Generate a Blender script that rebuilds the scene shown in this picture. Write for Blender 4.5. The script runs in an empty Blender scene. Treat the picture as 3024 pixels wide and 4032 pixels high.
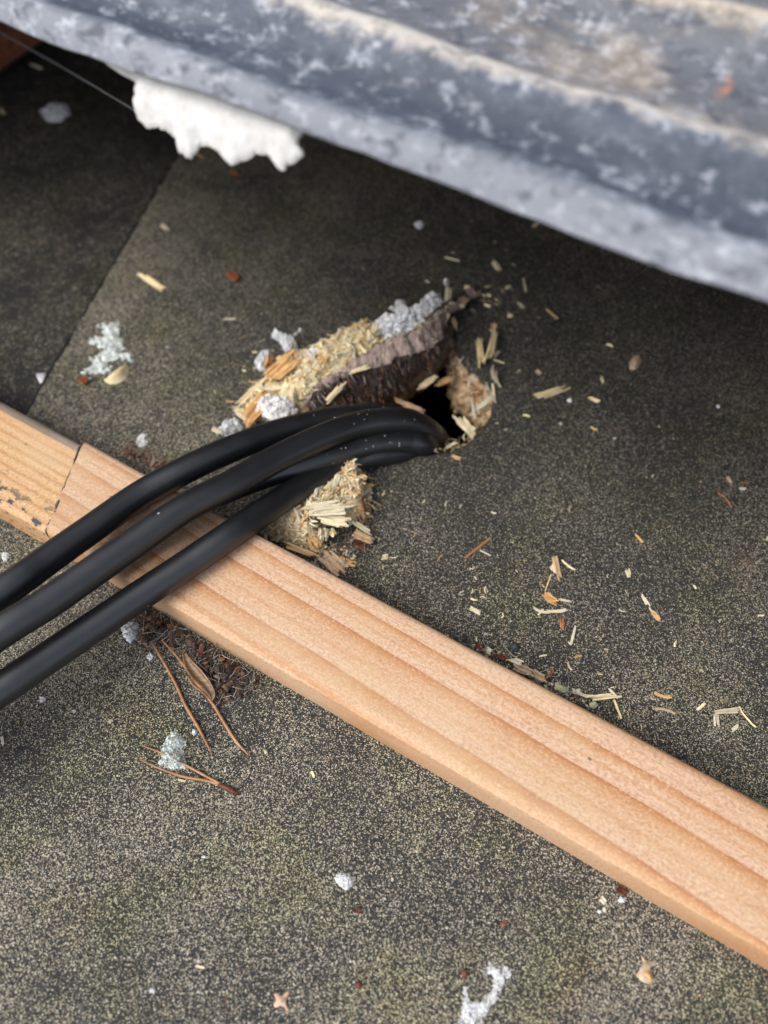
import bpy, bmesh, math, random
import numpy as np
from mathutils import Vector, Matrix, noise
from mathutils.geometry import delaunay_2d_cdt, intersect_point_tri_2d

random.seed(7)
rng = np.random.default_rng(7)
R = math.radians
sc = bpy.context.scene
COL = sc.collection

# ------------------------------------------------------------------ camera, sky, sun, exposure
CAM_H, CAM_T = 0.20, R(30.0)
FPX = 2912.0
cd = bpy.data.cameras.new('camera')
cam = bpy.data.objects.new('camera', cd)
COL.objects.link(cam)
cam.location = (0, 0, CAM_H)
cam.rotation_euler = (CAM_T, 0, 0)
cd.sensor_fit = 'VERTICAL'
cd.sensor_height = 36.0
cd.lens = 26.0
cd.clip_start = 0.004
cd.clip_end = 60.0
cd.dof.use_dof = True
cd.dof.focus_distance = 0.198
cd.dof.aperture_fstop = 7.6
sc.camera = cam

SUN_EL, SUN_AZ = R(54), R(250)       # azimuth clockwise from +Y: high, from the left
w = bpy.data.worlds.new('World')
sc.world = w
w.use_nodes = True
wn = w.node_tree
bg = wn.nodes['Background']
sky = wn.nodes.new('ShaderNodeTexSky')
sky.sky_type = 'NISHITA'
sky.sun_disc = False
sky.sun_elevation = SUN_EL
sky.sun_rotation = SUN_AZ
sky.air_density = 1.0
sky.dust_density = 3.0
hs = wn.nodes.new('ShaderNodeHueSaturation')      # thin cloud takes most of the blue out of the sky
hs.inputs['Saturation'].default_value = 0.50
wn.links.new(sky.outputs[0], hs.inputs['Color'])
wn.links.new(hs.outputs[0], bg.inputs['Color'])
bg.inputs['Strength'].default_value = 0.15
sl = bpy.data.lights.new('sun', 'SUN')
sl.energy = 1.15
sl.angle = R(38)
sl.color = (1.0, 0.96, 0.90)
sun = bpy.data.objects.new('sun', sl)
COL.objects.link(sun)
sd = Vector((math.sin(SUN_AZ) * math.cos(SUN_EL), math.cos(SUN_AZ) * math.cos(SUN_EL), math.sin(SUN_EL)))
sun.rotation_euler = sd.to_track_quat('Z', 'Y').to_euler()
sun.location = sd * 3
sc.view_settings.view_transform = 'Standard'
sc.view_settings.look = 'None'
sc.view_settings.exposure = 0.93
sc.view_settings.gamma = 1.0
sc.view_settings.use_curve_mapping = False

# ------------------------------------------------------------------ helpers
DV = Vector((math.cos(R(30)), -math.sin(R(30)), 0))   # along the batten and the eave
NV = Vector((math.sin(R(30)), math.cos(R(30)), 0))    # away from the viewer

def at(px, py, z=0.0):
    """world point at height z seen at this place of the photograph"""
    u = (px - 1512) / FPX
    v = (2016 - py) / FPX
    t = (CAM_H - z) / (math.cos(CAM_T) - v * math.sin(CAM_T))
    return Vector((u * t, t * (math.sin(CAM_T) + v * math.cos(CAM_T)), z))

def z3(x, y): return (800 + x * 0.7836, 1000 + y * 0.7833)
def z4(x, y): return (700 + x * 0.5425, 1700 + y * 0.5425)
def z5(x, y): return (x * 0.6028, 1500 + y * 0.6028)
def z1(x, y): return (x * 0.9114, y * 0.9114)

def fbm(p, sc_=1.0, o=3, seed=0.0):
    return noise.fractal(Vector((p[0] * sc_ + seed, p[1] * sc_ - seed, (p[2] if len(p) > 2 else 0) * sc_ + seed * .7)), 1.0, 2.0, o)

def smooth(a, b, x):
    t = min(1, max(0, (x - a) / (b - a)))
    return t * t * (3 - 2 * t)

def mesh_obj(name, verts, faces, mat=None, parent=None, shade=True, mats=None, mi=None):
    me = bpy.data.meshes.new(name)
    me.from_pydata([tuple(v) for v in verts], [], faces)
    for m in (mats or ([mat] if mat else [])):
        me.materials.append(m)
    if mi is not None:
        me.polygons.foreach_set('material_index', mi)
    if shade:
        me.polygons.foreach_set('use_smooth', [True] * len(me.polygons))
    me.update()
    o = bpy.data.objects.new(name, me)
    COL.objects.link(o)
    if parent:
        o.parent = parent
    return o

def tag(o, label=None, cat=None, group=None, kind=None):
    if label: o['label'] = label
    if cat: o['category'] = cat
    if group: o['group'] = group
    if kind: o['kind'] = kind
    return o

def empty(name, loc=(0, 0, 0)):
    o = bpy.data.objects.new(name, None)
    o.empty_display_size = 0.005
    o.location = loc
    COL.objects.link(o)
    return o

# ------------------------------------------------------------------ materials
def new_mat(name):
    m = bpy.data.materials.new(name)
    m.use_nodes = True
    nt = m.node_tree
    return m, nt, nt.nodes['Principled BSDF']

class NB:
    """small node builder"""
    def __init__(s, nt): s.nt = nt
    def n(s, t, **kw):
        nd = s.nt.nodes.new(t)
        for k, v in kw.items():
            if hasattr(nd, k): setattr(nd, k, v)
        return nd
    def l(s, a, b): s.nt.links.new(a, b)
    def coord(s, scale=(1, 1, 1), out='Object'):
        tc = s.n('ShaderNodeTexCoord'); mp = s.n('ShaderNodeMapping')
        s.l(tc.outputs[out], mp.inputs['Vector']); mp.inputs['Scale'].default_value = scale
        return mp.outputs[0]
    def noise(s, vec, scale, detail=3, rough=.5, dist=0):
        nd = s.n('ShaderNodeTexNoise'); s.l(vec, nd.inputs['Vector'])
        nd.inputs['Scale'].default_value = scale; nd.inputs['Detail'].default_value = detail
        nd.inputs['Roughness'].default_value = rough; nd.inputs['Distortion'].default_value = dist
        return nd.outputs['Fac']
    def voro(s, vec, scale, feature='F1', rand=1.0):
        nd = s.n('ShaderNodeTexVoronoi', feature=feature); s.l(vec, nd.inputs['Vector'])
        nd.inputs['Scale'].default_value = scale
        nd.inputs['Randomness'].default_value = rand
        return nd
    def ramp(s, fac, stops, interp='LINEAR'):
        nd = s.n('ShaderNodeValToRGB'); nd.color_ramp.interpolation = interp
        e = nd.color_ramp.elements
        while len(e) < len(stops): e.new(0.5)
        for i, (p, c) in enumerate(stops):
            e[i].position = p
            e[i].color = (c, c, c, 1) if isinstance(c, (int, float)) else (*c, 1)
        s.l(fac, nd.inputs[0])
        return nd.outputs[0]
    def mix(s, fac, a, b, mode='MIX'):
        nd = s.n('ShaderNodeMix', data_type='RGBA', blend_type=mode)
        for i, v in ((0, fac), (6, a), (7, b)):
            if isinstance(v, (int, float)): nd.inputs[i].default_value = v
            elif isinstance(v, tuple): nd.inputs[i].default_value = (*v, 1)
            else: s.l(v, nd.inputs[i])
        return nd.outputs[2]
    def math(s, op, a, b=None, c=None):
        nd = s.n('ShaderNodeMath', operation=op)
        for i, v in enumerate((a, b, c)):
            if v is None: continue
            if isinstance(v, (int, float)): nd.inputs[i].default_value = v
            else: s.l(v, nd.inputs[i])
        return nd.outputs[0]
    def bump(s, h, strength, dist, bsdf, normal=None):
        nd = s.n('ShaderNodeBump'); nd.inputs['Strength'].default_value = strength
        nd.inputs['Distance'].default_value = dist
        s.l(h, nd.inputs['Height'])
        if normal is not None: s.l(normal, nd.inputs['Normal'])
        s.l(nd.outputs[0], bsdf.inputs['Normal'])
        return nd.outputs[0]

def felt_material(name='mineral_felt', c0=.15, c1=.40, dark=1.0):
    m, nt, b = new_mat(name); k = NB(nt)
    v = k.coord()
    # every granule is one voronoi cell with a colour of its own
    vo = k.voro(v, 4100)
    sep = k.n('ShaderNodeSeparateColor'); k.l(vo.outputs['Color'], sep.inputs[0])
    rnd = sep.outputs[0]; rnd2 = sep.outputs[1]
    wear = k.noise(v, 26, 5, .62)
    wear2 = k.noise(v, 160, 3, .6)
    cov = k.math('ADD', k.ramp(wear, [(.34, c0), (.66, c1)]), k.math('MULTIPLY', k.math('SUBTRACT', wear2, .5), .30))
    # felt round the hole and under the eave is darker, its granules less seen
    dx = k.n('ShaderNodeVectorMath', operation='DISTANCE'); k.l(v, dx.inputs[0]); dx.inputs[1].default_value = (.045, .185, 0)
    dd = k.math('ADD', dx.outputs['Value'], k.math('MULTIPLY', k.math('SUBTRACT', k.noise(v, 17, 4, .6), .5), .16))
    dark_zone = k.ramp(k.math('MULTIPLY', dd, 5), [(.22, 1.0), (.78, 0.0)])
    cov = k.math('MULTIPLY', cov, k.math('MULTIPLY_ADD', dark_zone, -.58, 1.0))
    clump = k.noise(v, 900, 2, .5)
    cov = k.math('MULTIPLY', cov, k.math('MULTIPLY_ADD', clump, 1.3, .35))
    gran = k.math('GREATER_THAN', cov, rnd)
    gcol = k.ramp(rnd2, [(0, (.165, .142, .096)), (.40, (.33, .285, .195)), (.72, (.46, .41, .305)), (.93, (.60, .57, .49)), (1, (.36, .20, .12))])
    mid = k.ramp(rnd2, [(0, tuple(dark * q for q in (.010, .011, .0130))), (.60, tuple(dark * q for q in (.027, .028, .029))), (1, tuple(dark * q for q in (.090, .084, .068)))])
    col = k.mix(gran, mid, gcol)
    col = k.mix(k.math('MULTIPLY', dark_zone, .24), col, k.mix(1.0, col, (.42, .43, .46), 'MULTIPLY'))
    # thin films of algae and of dust
    alg = k.ramp(k.noise(v, 38, 4, .6), [(.47, 0.0), (.66, .40)])
    col = k.mix(alg, col, k.mix(1.0, col, (.86, 1.0, .50), 'MULTIPLY'))
    red = k.ramp(k.noise(v, 33, 4, .65), [(.58, 0.0), (.75, .5)])
    col = k.mix(red, col, k.mix(1.0, col, (1.1, .80, .62), 'MULTIPLY'))
    k.l(col, b.inputs['Base Color'])
    b.inputs['Roughness'].default_value = .72
    b.inputs['Specular IOR Level'].default_value = .35
    h = k.math('SUBTRACT', k.math('MULTIPLY', rnd, .9), vo.outputs['Distance'])
    k.bump(h, .8, .00035, b)
    return m

def timber_material(name, old=False):
    m, nt, b = new_mat(name); k = NB(nt)
    tc = k.n('ShaderNodeTexCoord')
    xyz = k.n('ShaderNodeSeparateXYZ'); k.l(tc.outputs['Object'], xyz.inputs[0])
    x, y, z = xyz.outputs
    slow = k.noise(k.coord((9, 20, 20)), 1.0, 2, .5)
    fine = k.noise(k.coord((120, 3200, 3200)), 1.0, 3, .6)
    wob = k.math('MULTIPLY', k.math('SUBTRACT', slow, .5), .16)
    if not old:
        f = k.math('DIVIDE', k.math('SUBTRACT', .0305, y), .0332)
        t = k.math('DIVIDE', x, .19)
        r = k.math('DIVIDE', k.math('SUBTRACT', f, k.math('MULTIPLY', t, .15)), k.math('ADD', 1.0, k.math('MULTIPLY', t, .27)))
        r = k.math('ADD', k.math('ADD', r, k.math('ADD', k.math('MULTIPLY', wob, .35), k.math('MULTIPLY', k.math('SUBTRACT', k.noise(k.coord((45, 120, 120)), 1.0, 3), .5), .028))), .15)
        r = k.math('ADD', r, k.math('MULTIPLY', k.math('SUBTRACT', fine, .5), .006))
        P = (.53, .355, .24); P2 = (.51, .33, .205); O = (.30, .095, .026); M2 = (.40, .175, .062); M = (.47, .265, .135)
        g = k.ramp(k.math('MULTIPLY', r, .77), [(0.0, O), (.05, M), (.08, P), (.163, P), (.167, O), (.176, M2), (.196, M), (.225, P), (.245, M), (.25, P), (.296, P), (.301, O), (.314, M2), (.345, M), (.40, P2), (.43, M), (.435, P2),
                          (.515, P), (.521, O), (.536, M2), (.575, M), (.62, P2), (.66, M2), (.68, P2), (.73, M), (.735, P2), (.80, M2), (.81, P2), (.98, P2)])
    else:
        r = k.math('ADD', k.math('MULTIPLY', y, 330), k.math('MULTIPLY', wob, 6))
        r = k.math('ADD', r, k.math('MULTIPLY', k.math('SUBTRACT', fine, .5), .5))
        fr = k.math('FRACT', r)
        g = k.ramp(fr, [(0, (.54, .33, .145)), (.5, (.57, .365, .175)), (.84, (.38, .17, .055)), (1, (.52, .31, .13))])
        edge = k.ramp(k.math('MULTIPLY', y, 30), [(.62, 0.0), (.86, .8)])
        g = k.mix(edge, g, (.50, .23, .07))
        gb = k.math('GREATER_THAN', y, .0262)
        g = k.mix(gb, g, (.17, .14, .11))
    # pores, rays and dirt
    g = k.mix(k.ramp(fine, [(.32, .55), (.5, 0.0)]), g, (.42, .23, .12))
    mott = k.noise(k.coord((1200, 1700, 1700)), 1.0, 3, .7)
    g = k.mix(k.ramp(mott, [(.36, .75), (.50, 0.0)]), g, (.33, .185, .10))
    g = k.mix(k.ramp(mott, [(.52, 0.0), (.72, .55)]), g, (.66, .50, .37))
    streak = k.noise(k.coord((11, 1100, 1100)), 1.0, 3, .7)
    g = k.mix(k.ramp(streak, [(.34, .35), (.47, 0.0)]), g, (.38, .20, .09))
    stain = k.noise(k.coord((18, 55, 55)), 1.7, 4, .65)
    g = k.mix(k.ramp(stain, [(.50, 0.0), (.72, .40)]), g, (.50, .37, .20))
    grime = k.noise(k.coord((30, 120, 120)), 1.0, 5, .7)
    g = k.mix(k.ramp(grime, [(.60, 0.0), (.74, .45)]), g, (.36, .25, .19))
    pale = k.noise(k.coord((25, 60, 60)), 1.0, 4, .6)
    g = k.mix(k.ramp(pale, [(.42, 0.0), (.72, .35)]), g, (.55, .41, .27))
    spot = k.voro(k.coord((140, 190, 190)), 1.0)
    ss = k.n('ShaderNodeSeparateColor'); k.l(spot.outputs['Color'], ss.inputs[0])
    keep = k.math('GREATER_THAN', ss.outputs[0], .86)
    rad = k.math('MULTIPLY', ss.outputs[1], .17)
    g = k.mix(k.math('MULTIPLY', keep, k.math('LESS_THAN', spot.outputs['Distance'], rad)), g, (.17, .12, .09))
    if old:
        mould = k.noise(k.coord((330, 620, 620)), 1.0, 3, .6)
        area = k.ramp(k.math('ADD', k.math('MULTIPLY', y, 40), k.math('MULTIPLY', k.noise(k.coord((40, 40, 40)), 1.0), .6)), [(.42, 1.0), (.75, 0.0)])
        g = k.mix(k.math('MULTIPLY', k.ramp(mould, [(.56, 0.0), (.61, 1.0)]), area), g, (.05, .05, .05))
    if old: g = k.mix(k.math('MULTIPLY', gb, .8), g, k.ramp(grime, [(.35, (.10, .085, .07)), (.65, (.26, .22, .18))]))
    k.l(g, b.inputs['Base Color'])
    b.inputs['Roughness'].default_value = .62
    b.inputs['Specular IOR Level'].default_value = .3
    k.bump(k.math('ADD', fine, mott), .35, .00025, b)
    return m

def simple(name, stops, scale=(900, 900, 900), rough=.7, bump=.3, bdist=.0003, spec=.3, rand=0.0):
    m, nt, b = new_mat(name); k = NB(nt)
    f = k.noise(k.coord(scale), 1.0, 4, .65)
    c = k.ramp(f, stops)
    if rand:
        oi = k.n('ShaderNodeObjectInfo')
        hsv = k.n('ShaderNodeHueSaturation'); k.l(c, hsv.inputs['Color'])
        k.l(k.math('MULTIPLY_ADD', oi.outputs['Random'], rand, 1 - rand * .5), hsv.inputs['Value'])
        k.l(k.math('MULTIPLY_ADD', oi.outputs['Random'], .5, .70), hsv.inputs['Saturation'])
        c = hsv.outputs[0]
    k.l(c, b.inputs['Base Color'])
    b.inputs['Roughness'].default_value = rough
    b.inputs['Specular IOR Level'].default_value = spec
    if bump: k.bump(f, bump, bdist, b)
    return m

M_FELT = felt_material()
M_FELT_DARK = felt_material('darker_felt', .02, .15, .6)  # same felt, darker and with fewer granules
M_TIMBER = timber_material('planed_softwood')
M_TIMBER_OLD = timber_material('weathered_softwood', True)
M_CHIP = simple('fresh_splinter_wood', [(.3, (.50, .40, .22)), (.5, (.66, .57, .37)), (.7, (.76, .70, .52))], (300, 2500, 2500), rand=.5)
M_CHIP_TAN = simple('tan_splinter_wood', [(.3, (.34, .21, .10)), (.5, (.50, .33, .17)), (.7, (.60, .43, .24))], (300, 2500, 2500), rand=.4)
M_CHIP_ORANGE = simple('orange_bark_wood', [(.3, (.33, .16, .06)), (.5, (.55, .32, .13)), (.7, (.68, .46, .22))], (260, 1800, 1800))
M_CHIPBOARD = simple('chipboard_core', [(.30, (.05, .024, .012)), (.43, (.24, .13, .06)), (.56, (.45, .30, .16)), (.72, (.68, .56, .38))], (260, 260, 380), bump=.8, bdist=.001)
M_SAWDUST = simple('pale_sawdust', [(.22, (.20, .13, .05)), (.38, (.58, .45, .24)), (.6, (.74, .63, .40)), (.8, (.80, .72, .52))], (900, 900, 900), bump=.9, bdist=.0012)
M_SAWDUST_BROWN = simple('brown_sawdust', [(.25, (.14, .08, .035)), (.40, (.48, .34, .18)), (.56, (.66, .53, .33)), (.8, (.76, .66, .47))], (700, 700, 700), bump=.9, bdist=.0012)
M_MAUVE = simple('torn_felt_core', [(.3, (.18, .125, .11)), (.5, (.33, .245, .215)), (.72, (.48, .38, .34))], (1400, 260, 260), bump=.8, bdist=.0005, rough=.9)
M_SHRED = simple('shredded_felt', [(.3, (.014, .011, .010)), (.55, (.07, .05, .042)), (.75, (.18, .125, .10))], (1300, 1300, 500), bump=1, bdist=.0008, rough=.9)
M_FIB_DARK = simple('dark_fibre', [(.3, (.035, .026, .022)), (.7, (.12, .08, .06))], rough=.85, bump=0)
M_FIB_RUST = simple('rust_fibre', [(.3, (.18, .075, .035)), (.7, (.44, .20, .09))], rough=.85, bump=0)
M_FIB_GREY = simple('grey_fibre', [(.3, (.22, .20, .18)), (.7, (.48, .45, .41))], rough=.85, bump=0)
M_RED = simple('dark_red_bark', [(.3, (.045, .014, .009)), (.6, (.13, .04, .022)), (.8, (.24, .09, .045))], rough=.5)
M_RUSTBIT = simple('rust_red_bit', [(.3, (.16, .04, .015)), (.7, (.36, .12, .04))], rough=.6)
M_LEAF = simple('dry_leaf', [(.3, (.08, .042, .016)), (.55, (.18, .10, .04)), (.75, (.29, .18, .08))], (300, 1500, 1500), rough=.45, spec=.5)
M_NEEDLE = simple('dry_pine_needle', [(.3, (.17, .07, .03)), (.55, (.30, .15, .065)), (.75, (.42, .26, .13))], (160, 160, 160), rough=.45, spec=.5)
M_HUSK = simple('papery_husk', [(.3, (.28, .20, .12)), (.55, (.43, .34, .23)), (.75, (.54, .46, .34))], (500, 500, 500), rough=.6)
M_BRACT = simple('pinkish_bract', [(.3, (.36, .23, .15)), (.55, (.52, .37, .26)), (.75, (.62, .48, .37))], (500, 500, 500), rough=.6)
M_GRUB = simple('cream_shell', [(.3, (.58, .46, .23)), (.6, (.70, .60, .36))], (300, 300, 300), rough=.4, bump=.1)
M_LICHEN = simple('lichen', [(.3, (.34, .36, .20)), (.55, (.50, .52, .34)), (.75, (.62, .64, .48))], (1300, 1300, 1300), bump=1, bdist=.0006)
M_CREAM = simple('pale_crumb', [(.3, (.42, .38, .28)), (.7, (.70, .66, .54))], (800, 800, 800))
M_PEBBLE = simple('dark_pebble', [(.3, (.02, .022, .027)), (.7, (.055, .06, .07))], (900, 900, 900), rough=.5)
M_BLACKGAP = simple('mossy_dirt', [(.3, (.035, .034, .022)), (.55, (.10, .09, .055)), (.75, (.25, .20, .12))], (1500, 1500, 1500), bump=1)
M_VOID = simple('blackened_void', [(.3, (.012, .009, .007)), (.7, (.03, .022, .017))], (200, 200, 200))  # shade inside the hole put into the colour
M_BRICK = simple('red_brick', [(.3, (.16, .055, .03)), (.55, (.27, .10, .055)), (.75, (.36, .16, .09))], (260, 260, 260), bump=.8, bdist=.001, rough=.9)
M_MORTAR = simple('dark_mortar', [(.3, (.08, .075, .06)), (.7, (.17, .16, .13))], (400, 400, 400), bump=.8, bdist=.001, rough=.95)
M_SEAM_SHADE = simple('painted_seam_shade', [(.3, (.005, .005, .006)), (.7, (.012, .012, .013))], rough=.6)
M_WEB = simple('cobweb_grey', [(.3, (.25, .26, .27)), (.7, (.42, .43, .44))], bump=0)

def cable_material():
    m, nt, b = new_mat('black_pvc'); k = NB(nt)
    v = k.coord()
    f = k.noise(v, 500, 4, .6)
    base = k.ramp(f, [(.3, (.0035, .004, .005)), (.7, (.008, .009, .011))])
    sp = k.voro(v, 420)
    s = k.n('ShaderNodeSeparateColor'); k.l(sp.outputs['Color'], s.inputs[0])
    dust = k.math('MULTIPLY', k.math('GREATER_THAN', s.outputs[0], .95), k.math('LESS_THAN', sp.outputs['Distance'], k.math('MULTIPLY', s.outputs[1], .16)))
    k.l(k.mix(dust, base, (.22, .22, .22)), b.inputs['Base Color'])
    k.l(k.ramp(k.noise(v, 90, 3, .6), [(.3, .38), (.7, .48)]), b.inputs['Roughness'])
    b.inputs['Specular IOR Level'].default_value = .85
    k.bump(f, .12, .0001, b)
    return m
M_CABLE = cable_material()

def ice_material(name, tint=(.97, .98, .99), lo=.08, hi=.55):
    m, nt, b = new_mat(name); k = NB(nt)
    f = k.noise(k.coord(), 900, 3, .6)
    k.l(k.ramp(f, [(.3, tuple(c * .92 for c in tint)), (.7, tint)]), b.inputs['Base Color'])
    b.inputs['Transmission Weight'].default_value = .12
    b.inputs['IOR'].default_value = 1.31
    b.inputs['Roughness'].default_value = .10
    b.inputs['Specular IOR Level'].default_value = .8
    k.bump(f, .5, .0004, b)
    tr = k.n('ShaderNodeBsdfTransparent'); mx = k.n('ShaderNodeMixShader')
    k.l(k.ramp(k.noise(k.coord(), 420, 3, .6), [(.35, lo), (.65, hi)]), mx.inputs[0])
    k.l(b.outputs[0], mx.inputs[1]); k.l(tr.outputs[0], mx.inputs[2])
    k.l(mx.outputs[0], nt.nodes['Material Output'].inputs['Surface'])
    return m
M_ICE = ice_material('wet_ice')
M_ICE_CLEAR = ice_material('clear_ice', lo=.45, hi=.90)
M_ICE_GREEN = ice_material('greenish_ice', (.88, .95, .91), .18, .62)

def lead_material():
    m, nt, b = new_mat('weathered_lead'); k = NB(nt)
    v = k.coord()
    st = k.coord((22, 110, 110))
    big = k.noise(st, 1.0, 5, .62)
    mot = k.noise(v, 260, 4, .62)
    c = k.ramp(k.math('ADD', k.math('MULTIPLY', big, .72), k.math('MULTIPLY', mot, .28)),
               [(.38, (.030, .039, .055)), (.48, (.068, .084, .112)), (.56, (.12, .14, .175)), (.63, (.24, .26, .30)), (.75, (.50, .51, .54))])
    tan = k.ramp(k.noise(k.coord((26, 75, 75)), 1.0, 5, .6, .4), [(.50, 0.0), (.66, .75)])
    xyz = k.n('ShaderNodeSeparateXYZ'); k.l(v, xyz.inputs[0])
    # light and shade of the folds painted in: pale ridges, dark troughs
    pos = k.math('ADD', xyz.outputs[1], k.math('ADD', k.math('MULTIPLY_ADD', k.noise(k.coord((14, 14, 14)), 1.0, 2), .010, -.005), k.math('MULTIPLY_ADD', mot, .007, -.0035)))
    fold_shade = k.ramp(k.math('MULTIPLY', pos, 12.5), [(0.0, (.25, .26, .285)), (.05, (.17, .182, .205)), (.085, (.042, .052, .072)), (.20, (.026, .034, .050)), (.25, (.075, .088, .112)), (.285, (.56, .50, .42)), (.33, (.46, .41, .34)),
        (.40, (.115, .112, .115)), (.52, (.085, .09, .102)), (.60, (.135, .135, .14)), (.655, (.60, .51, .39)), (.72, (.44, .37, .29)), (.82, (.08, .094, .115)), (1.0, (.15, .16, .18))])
    c = k.mix(.72, c, fold_shade)
    m1 = k.noise(k.coord((230, 330, 330)), 1.0, 5, .72, .2)
    c = k.mix(k.ramp(m1, [(.53, 0.0), (.70, .60)]), c, (.50, .52, .57))
    m2 = k.noise(k.coord((150, 230, 230), 'Object'), 1.35, 4, .65, .5)
    c = k.mix(k.ramp(m2, [(.34, .80), (.48, 0.0)]), c, (.045, .052, .070))
    back = k.ramp(k.math('MULTIPLY', xyz.outputs[1], 10), [(.20, 0.0), (.36, 1.0)])
    c = k.mix(k.math('MULTIPLY', k.math('MULTIPLY', tan, back), .6), c, k.ramp(mot, [(.35, (.20, .15, .105)), (.55, (.42, .35, .27)), (.7, (.62, .56, .46))]))
    rs = k.ramp(k.noise(v, 70, 4, .7), [(.66, 0.0), (.74, .75)])
    c = k.mix(k.math('MULTIPLY', rs, back), c, (.34, .15, .07))
    k.l(c, b.inputs['Base Color'])
    b.inputs['Roughness'].default_value = .55
    b.inputs['Specular IOR Level'].default_value = .25
    k.bump(mot, .5, .0008, b)
    return m
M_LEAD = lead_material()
M_CRUST = simple('white_crust', [(.28, (.38, .37, .35)), (.5, (.51, .50, .48)), (.75, (.58, .575, .555))], (210, 210, 210), bump=.55, bdist=.0008, rough=.85)

def tube(name, pts, rad, mat, sides=20, parent=None, taper=None, cap=True):
    P = pts
    V, F = [], []
    T = [(P[min(i + 1, len(P) - 1)] - P[max(i - 1, 0)]).normalized() for i in range(len(P))]
    up = Vector((0, 0, 1))
    nrm = (up - T[0] * up.dot(T[0])).normalized()
    for i, p in enumerate(P):
        nrm = (nrm - T[i] * nrm.dot(T[i])).normalized()
        bn = T[i].cross(nrm)
        r = rad * (taper(i / (len(P) - 1)) if taper else 1)
        for s in range(sides):
            a = 2 * math.pi * s / sides
            V.append(p + nrm * (r * math.cos(a)) + bn * (r * math.sin(a)))
    for i in range(len(P) - 1):
        for s in range(sides):
            a = i * sides + s; b_ = i * sides + (s + 1) % sides
            F.append((a, b_, b_ + sides, a + sides))
    if cap:
        F.append(tuple(range(sides))[::-1]); F.append(tuple((len(P) - 1) * sides + s for s in range(sides)))
    return mesh_obj(name, V, F, mat, parent)


# ------------------------------------------------------------------ roof felt with its hole
HOLE3 = [(1255, 330), (1266, 450), (1310, 535), (1405, 615), (1462, 700), (1450, 790), (1402, 880), (1330, 945),
         (1240, 985), (1130, 1003), (1000, 1015), (900, 1010), (800, 960), (740, 880), (700, 820), (690, 760), (760, 680),
         (860, 600), (1000, 520), (1120, 450), (1200, 360)]
hole_c = at(*z3(1150, 750))
hw = [at(*z3(*p)) for p in HOLE3]

def resample(pts, n, closed=True):
    P = [Vector(p) for p in pts]
    if closed: P = P + [P[0]]
    L = [0]
    for a, b_ in zip(P, P[1:]): L.append(L[-1] + (b_ - a).length)
    out = []
    m = n if closed else n - 1
    for i in range(n):
        s = L[-1] * i / m
        j = max(0, min(len(L) - 2, next((q for q in range(len(L) - 1) if L[q + 1] >= s), len(L) - 2)))
        f = (s - L[j]) / max(1e-12, L[j + 1] - L[j])
        out.append(P[j].lerp(P[j + 1], min(1, max(0, f))))
    return out

def catmull(P, sub):
    P = [Vector(p) for p in P]
    Q = [P[0] * 2 - P[1]] + P + [P[-1] * 2 - P[-2]]
    out = []
    for i in range(1, len(Q) - 2):
        for s in range(sub):
            t = s / sub
            a, b_, c, d = Q[i - 1], Q[i], Q[i + 1], Q[i + 2]
            out.append(.5 * ((2 * b_) + (c - a) * t + (2 * a - 5 * b_ + 4 * c - d) * t * t + (3 * b_ - a - 3 * c + d) * t ** 3))
    out.append(P[-1].copy())
    return out

hole = resample(hw, 150)
hole.sort(key=lambda p: math.atan2(p.y - hole_c.y, p.x - hole_c.x))
hole = [p + (p - hole_c).normalized() * (.0005 * fbm(p, 700, 3) + .0004 * random.uniform(-1, 1)) for p in hole]

SEAM_A, SEAM_B = at(690, 620), at(150, 1540)
seam_dir = (SEAM_A - SEAM_B).normalized()
seam_n = Vector((-seam_dir.y, seam_dir.x, 0))          # points to the left sheet
FAR = 4.0

def ray_len(p, d):
    D = []
    for ax in (0, 1):
        if abs(d[ax]) > 1e-9:
            D.append(((FAR if d[ax] > 0 else -FAR) - p[ax]) / d[ax])
    dn = d.dot(seam_n)
    if dn > 1e-6:
        D.append((SEAM_B - p).dot(seam_n) / dn)
    return min(x for x in D if x > 0)

def ground_z(x, y):
    return 0.0

def build_top_felt():
    NR = 34
    V, F = [], []
    n = len(hole)
    skirt = []
    for i, p in enumerate(hole):
        d = (p - hole_c); d.z = 0; d.normalize()
        D = ray_len(p, d)
        kk = math.log(D / .002) + 1
        for j in range(NR):
            t = (math.exp(kk * j / (NR - 1)) - 1) / (math.exp(kk) - 1)
            q = p + d * (D * t)
            q.z = -.0010 * math.exp(-D * t / .0012) + .00018 * fbm(q, 120, 2) * (1 if D * t < .6 else 0)
            V.append(q)
    for i in range(n):
        for j in range(NR - 1):
            a = i * NR + j; b_ = ((i + 1) % n) * NR + j
            F.append((a, a + 1, b_ + 1, b_))
    # thickness at the rim and at the lap
    for j, dz in ((0, -.0032), (NR - 1, -.0054)):
        base = len(V)
        for i in range(n):
            q = V[i * NR + j].copy(); q.z = dz; V.append(q)
        for i in range(n):
            i2 = (i + 1) % n
            f = (i * NR + j, i2 * NR + j, base + i2, base + i)
            F.append(f if j == 0 else f[::-1])
    return mesh_obj('roof_felt', V, F, M_FELT)

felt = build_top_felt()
tag(felt, 'dark mineral roofing felt strewn with pale granules, holed in the middle', kind='structure')

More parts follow.
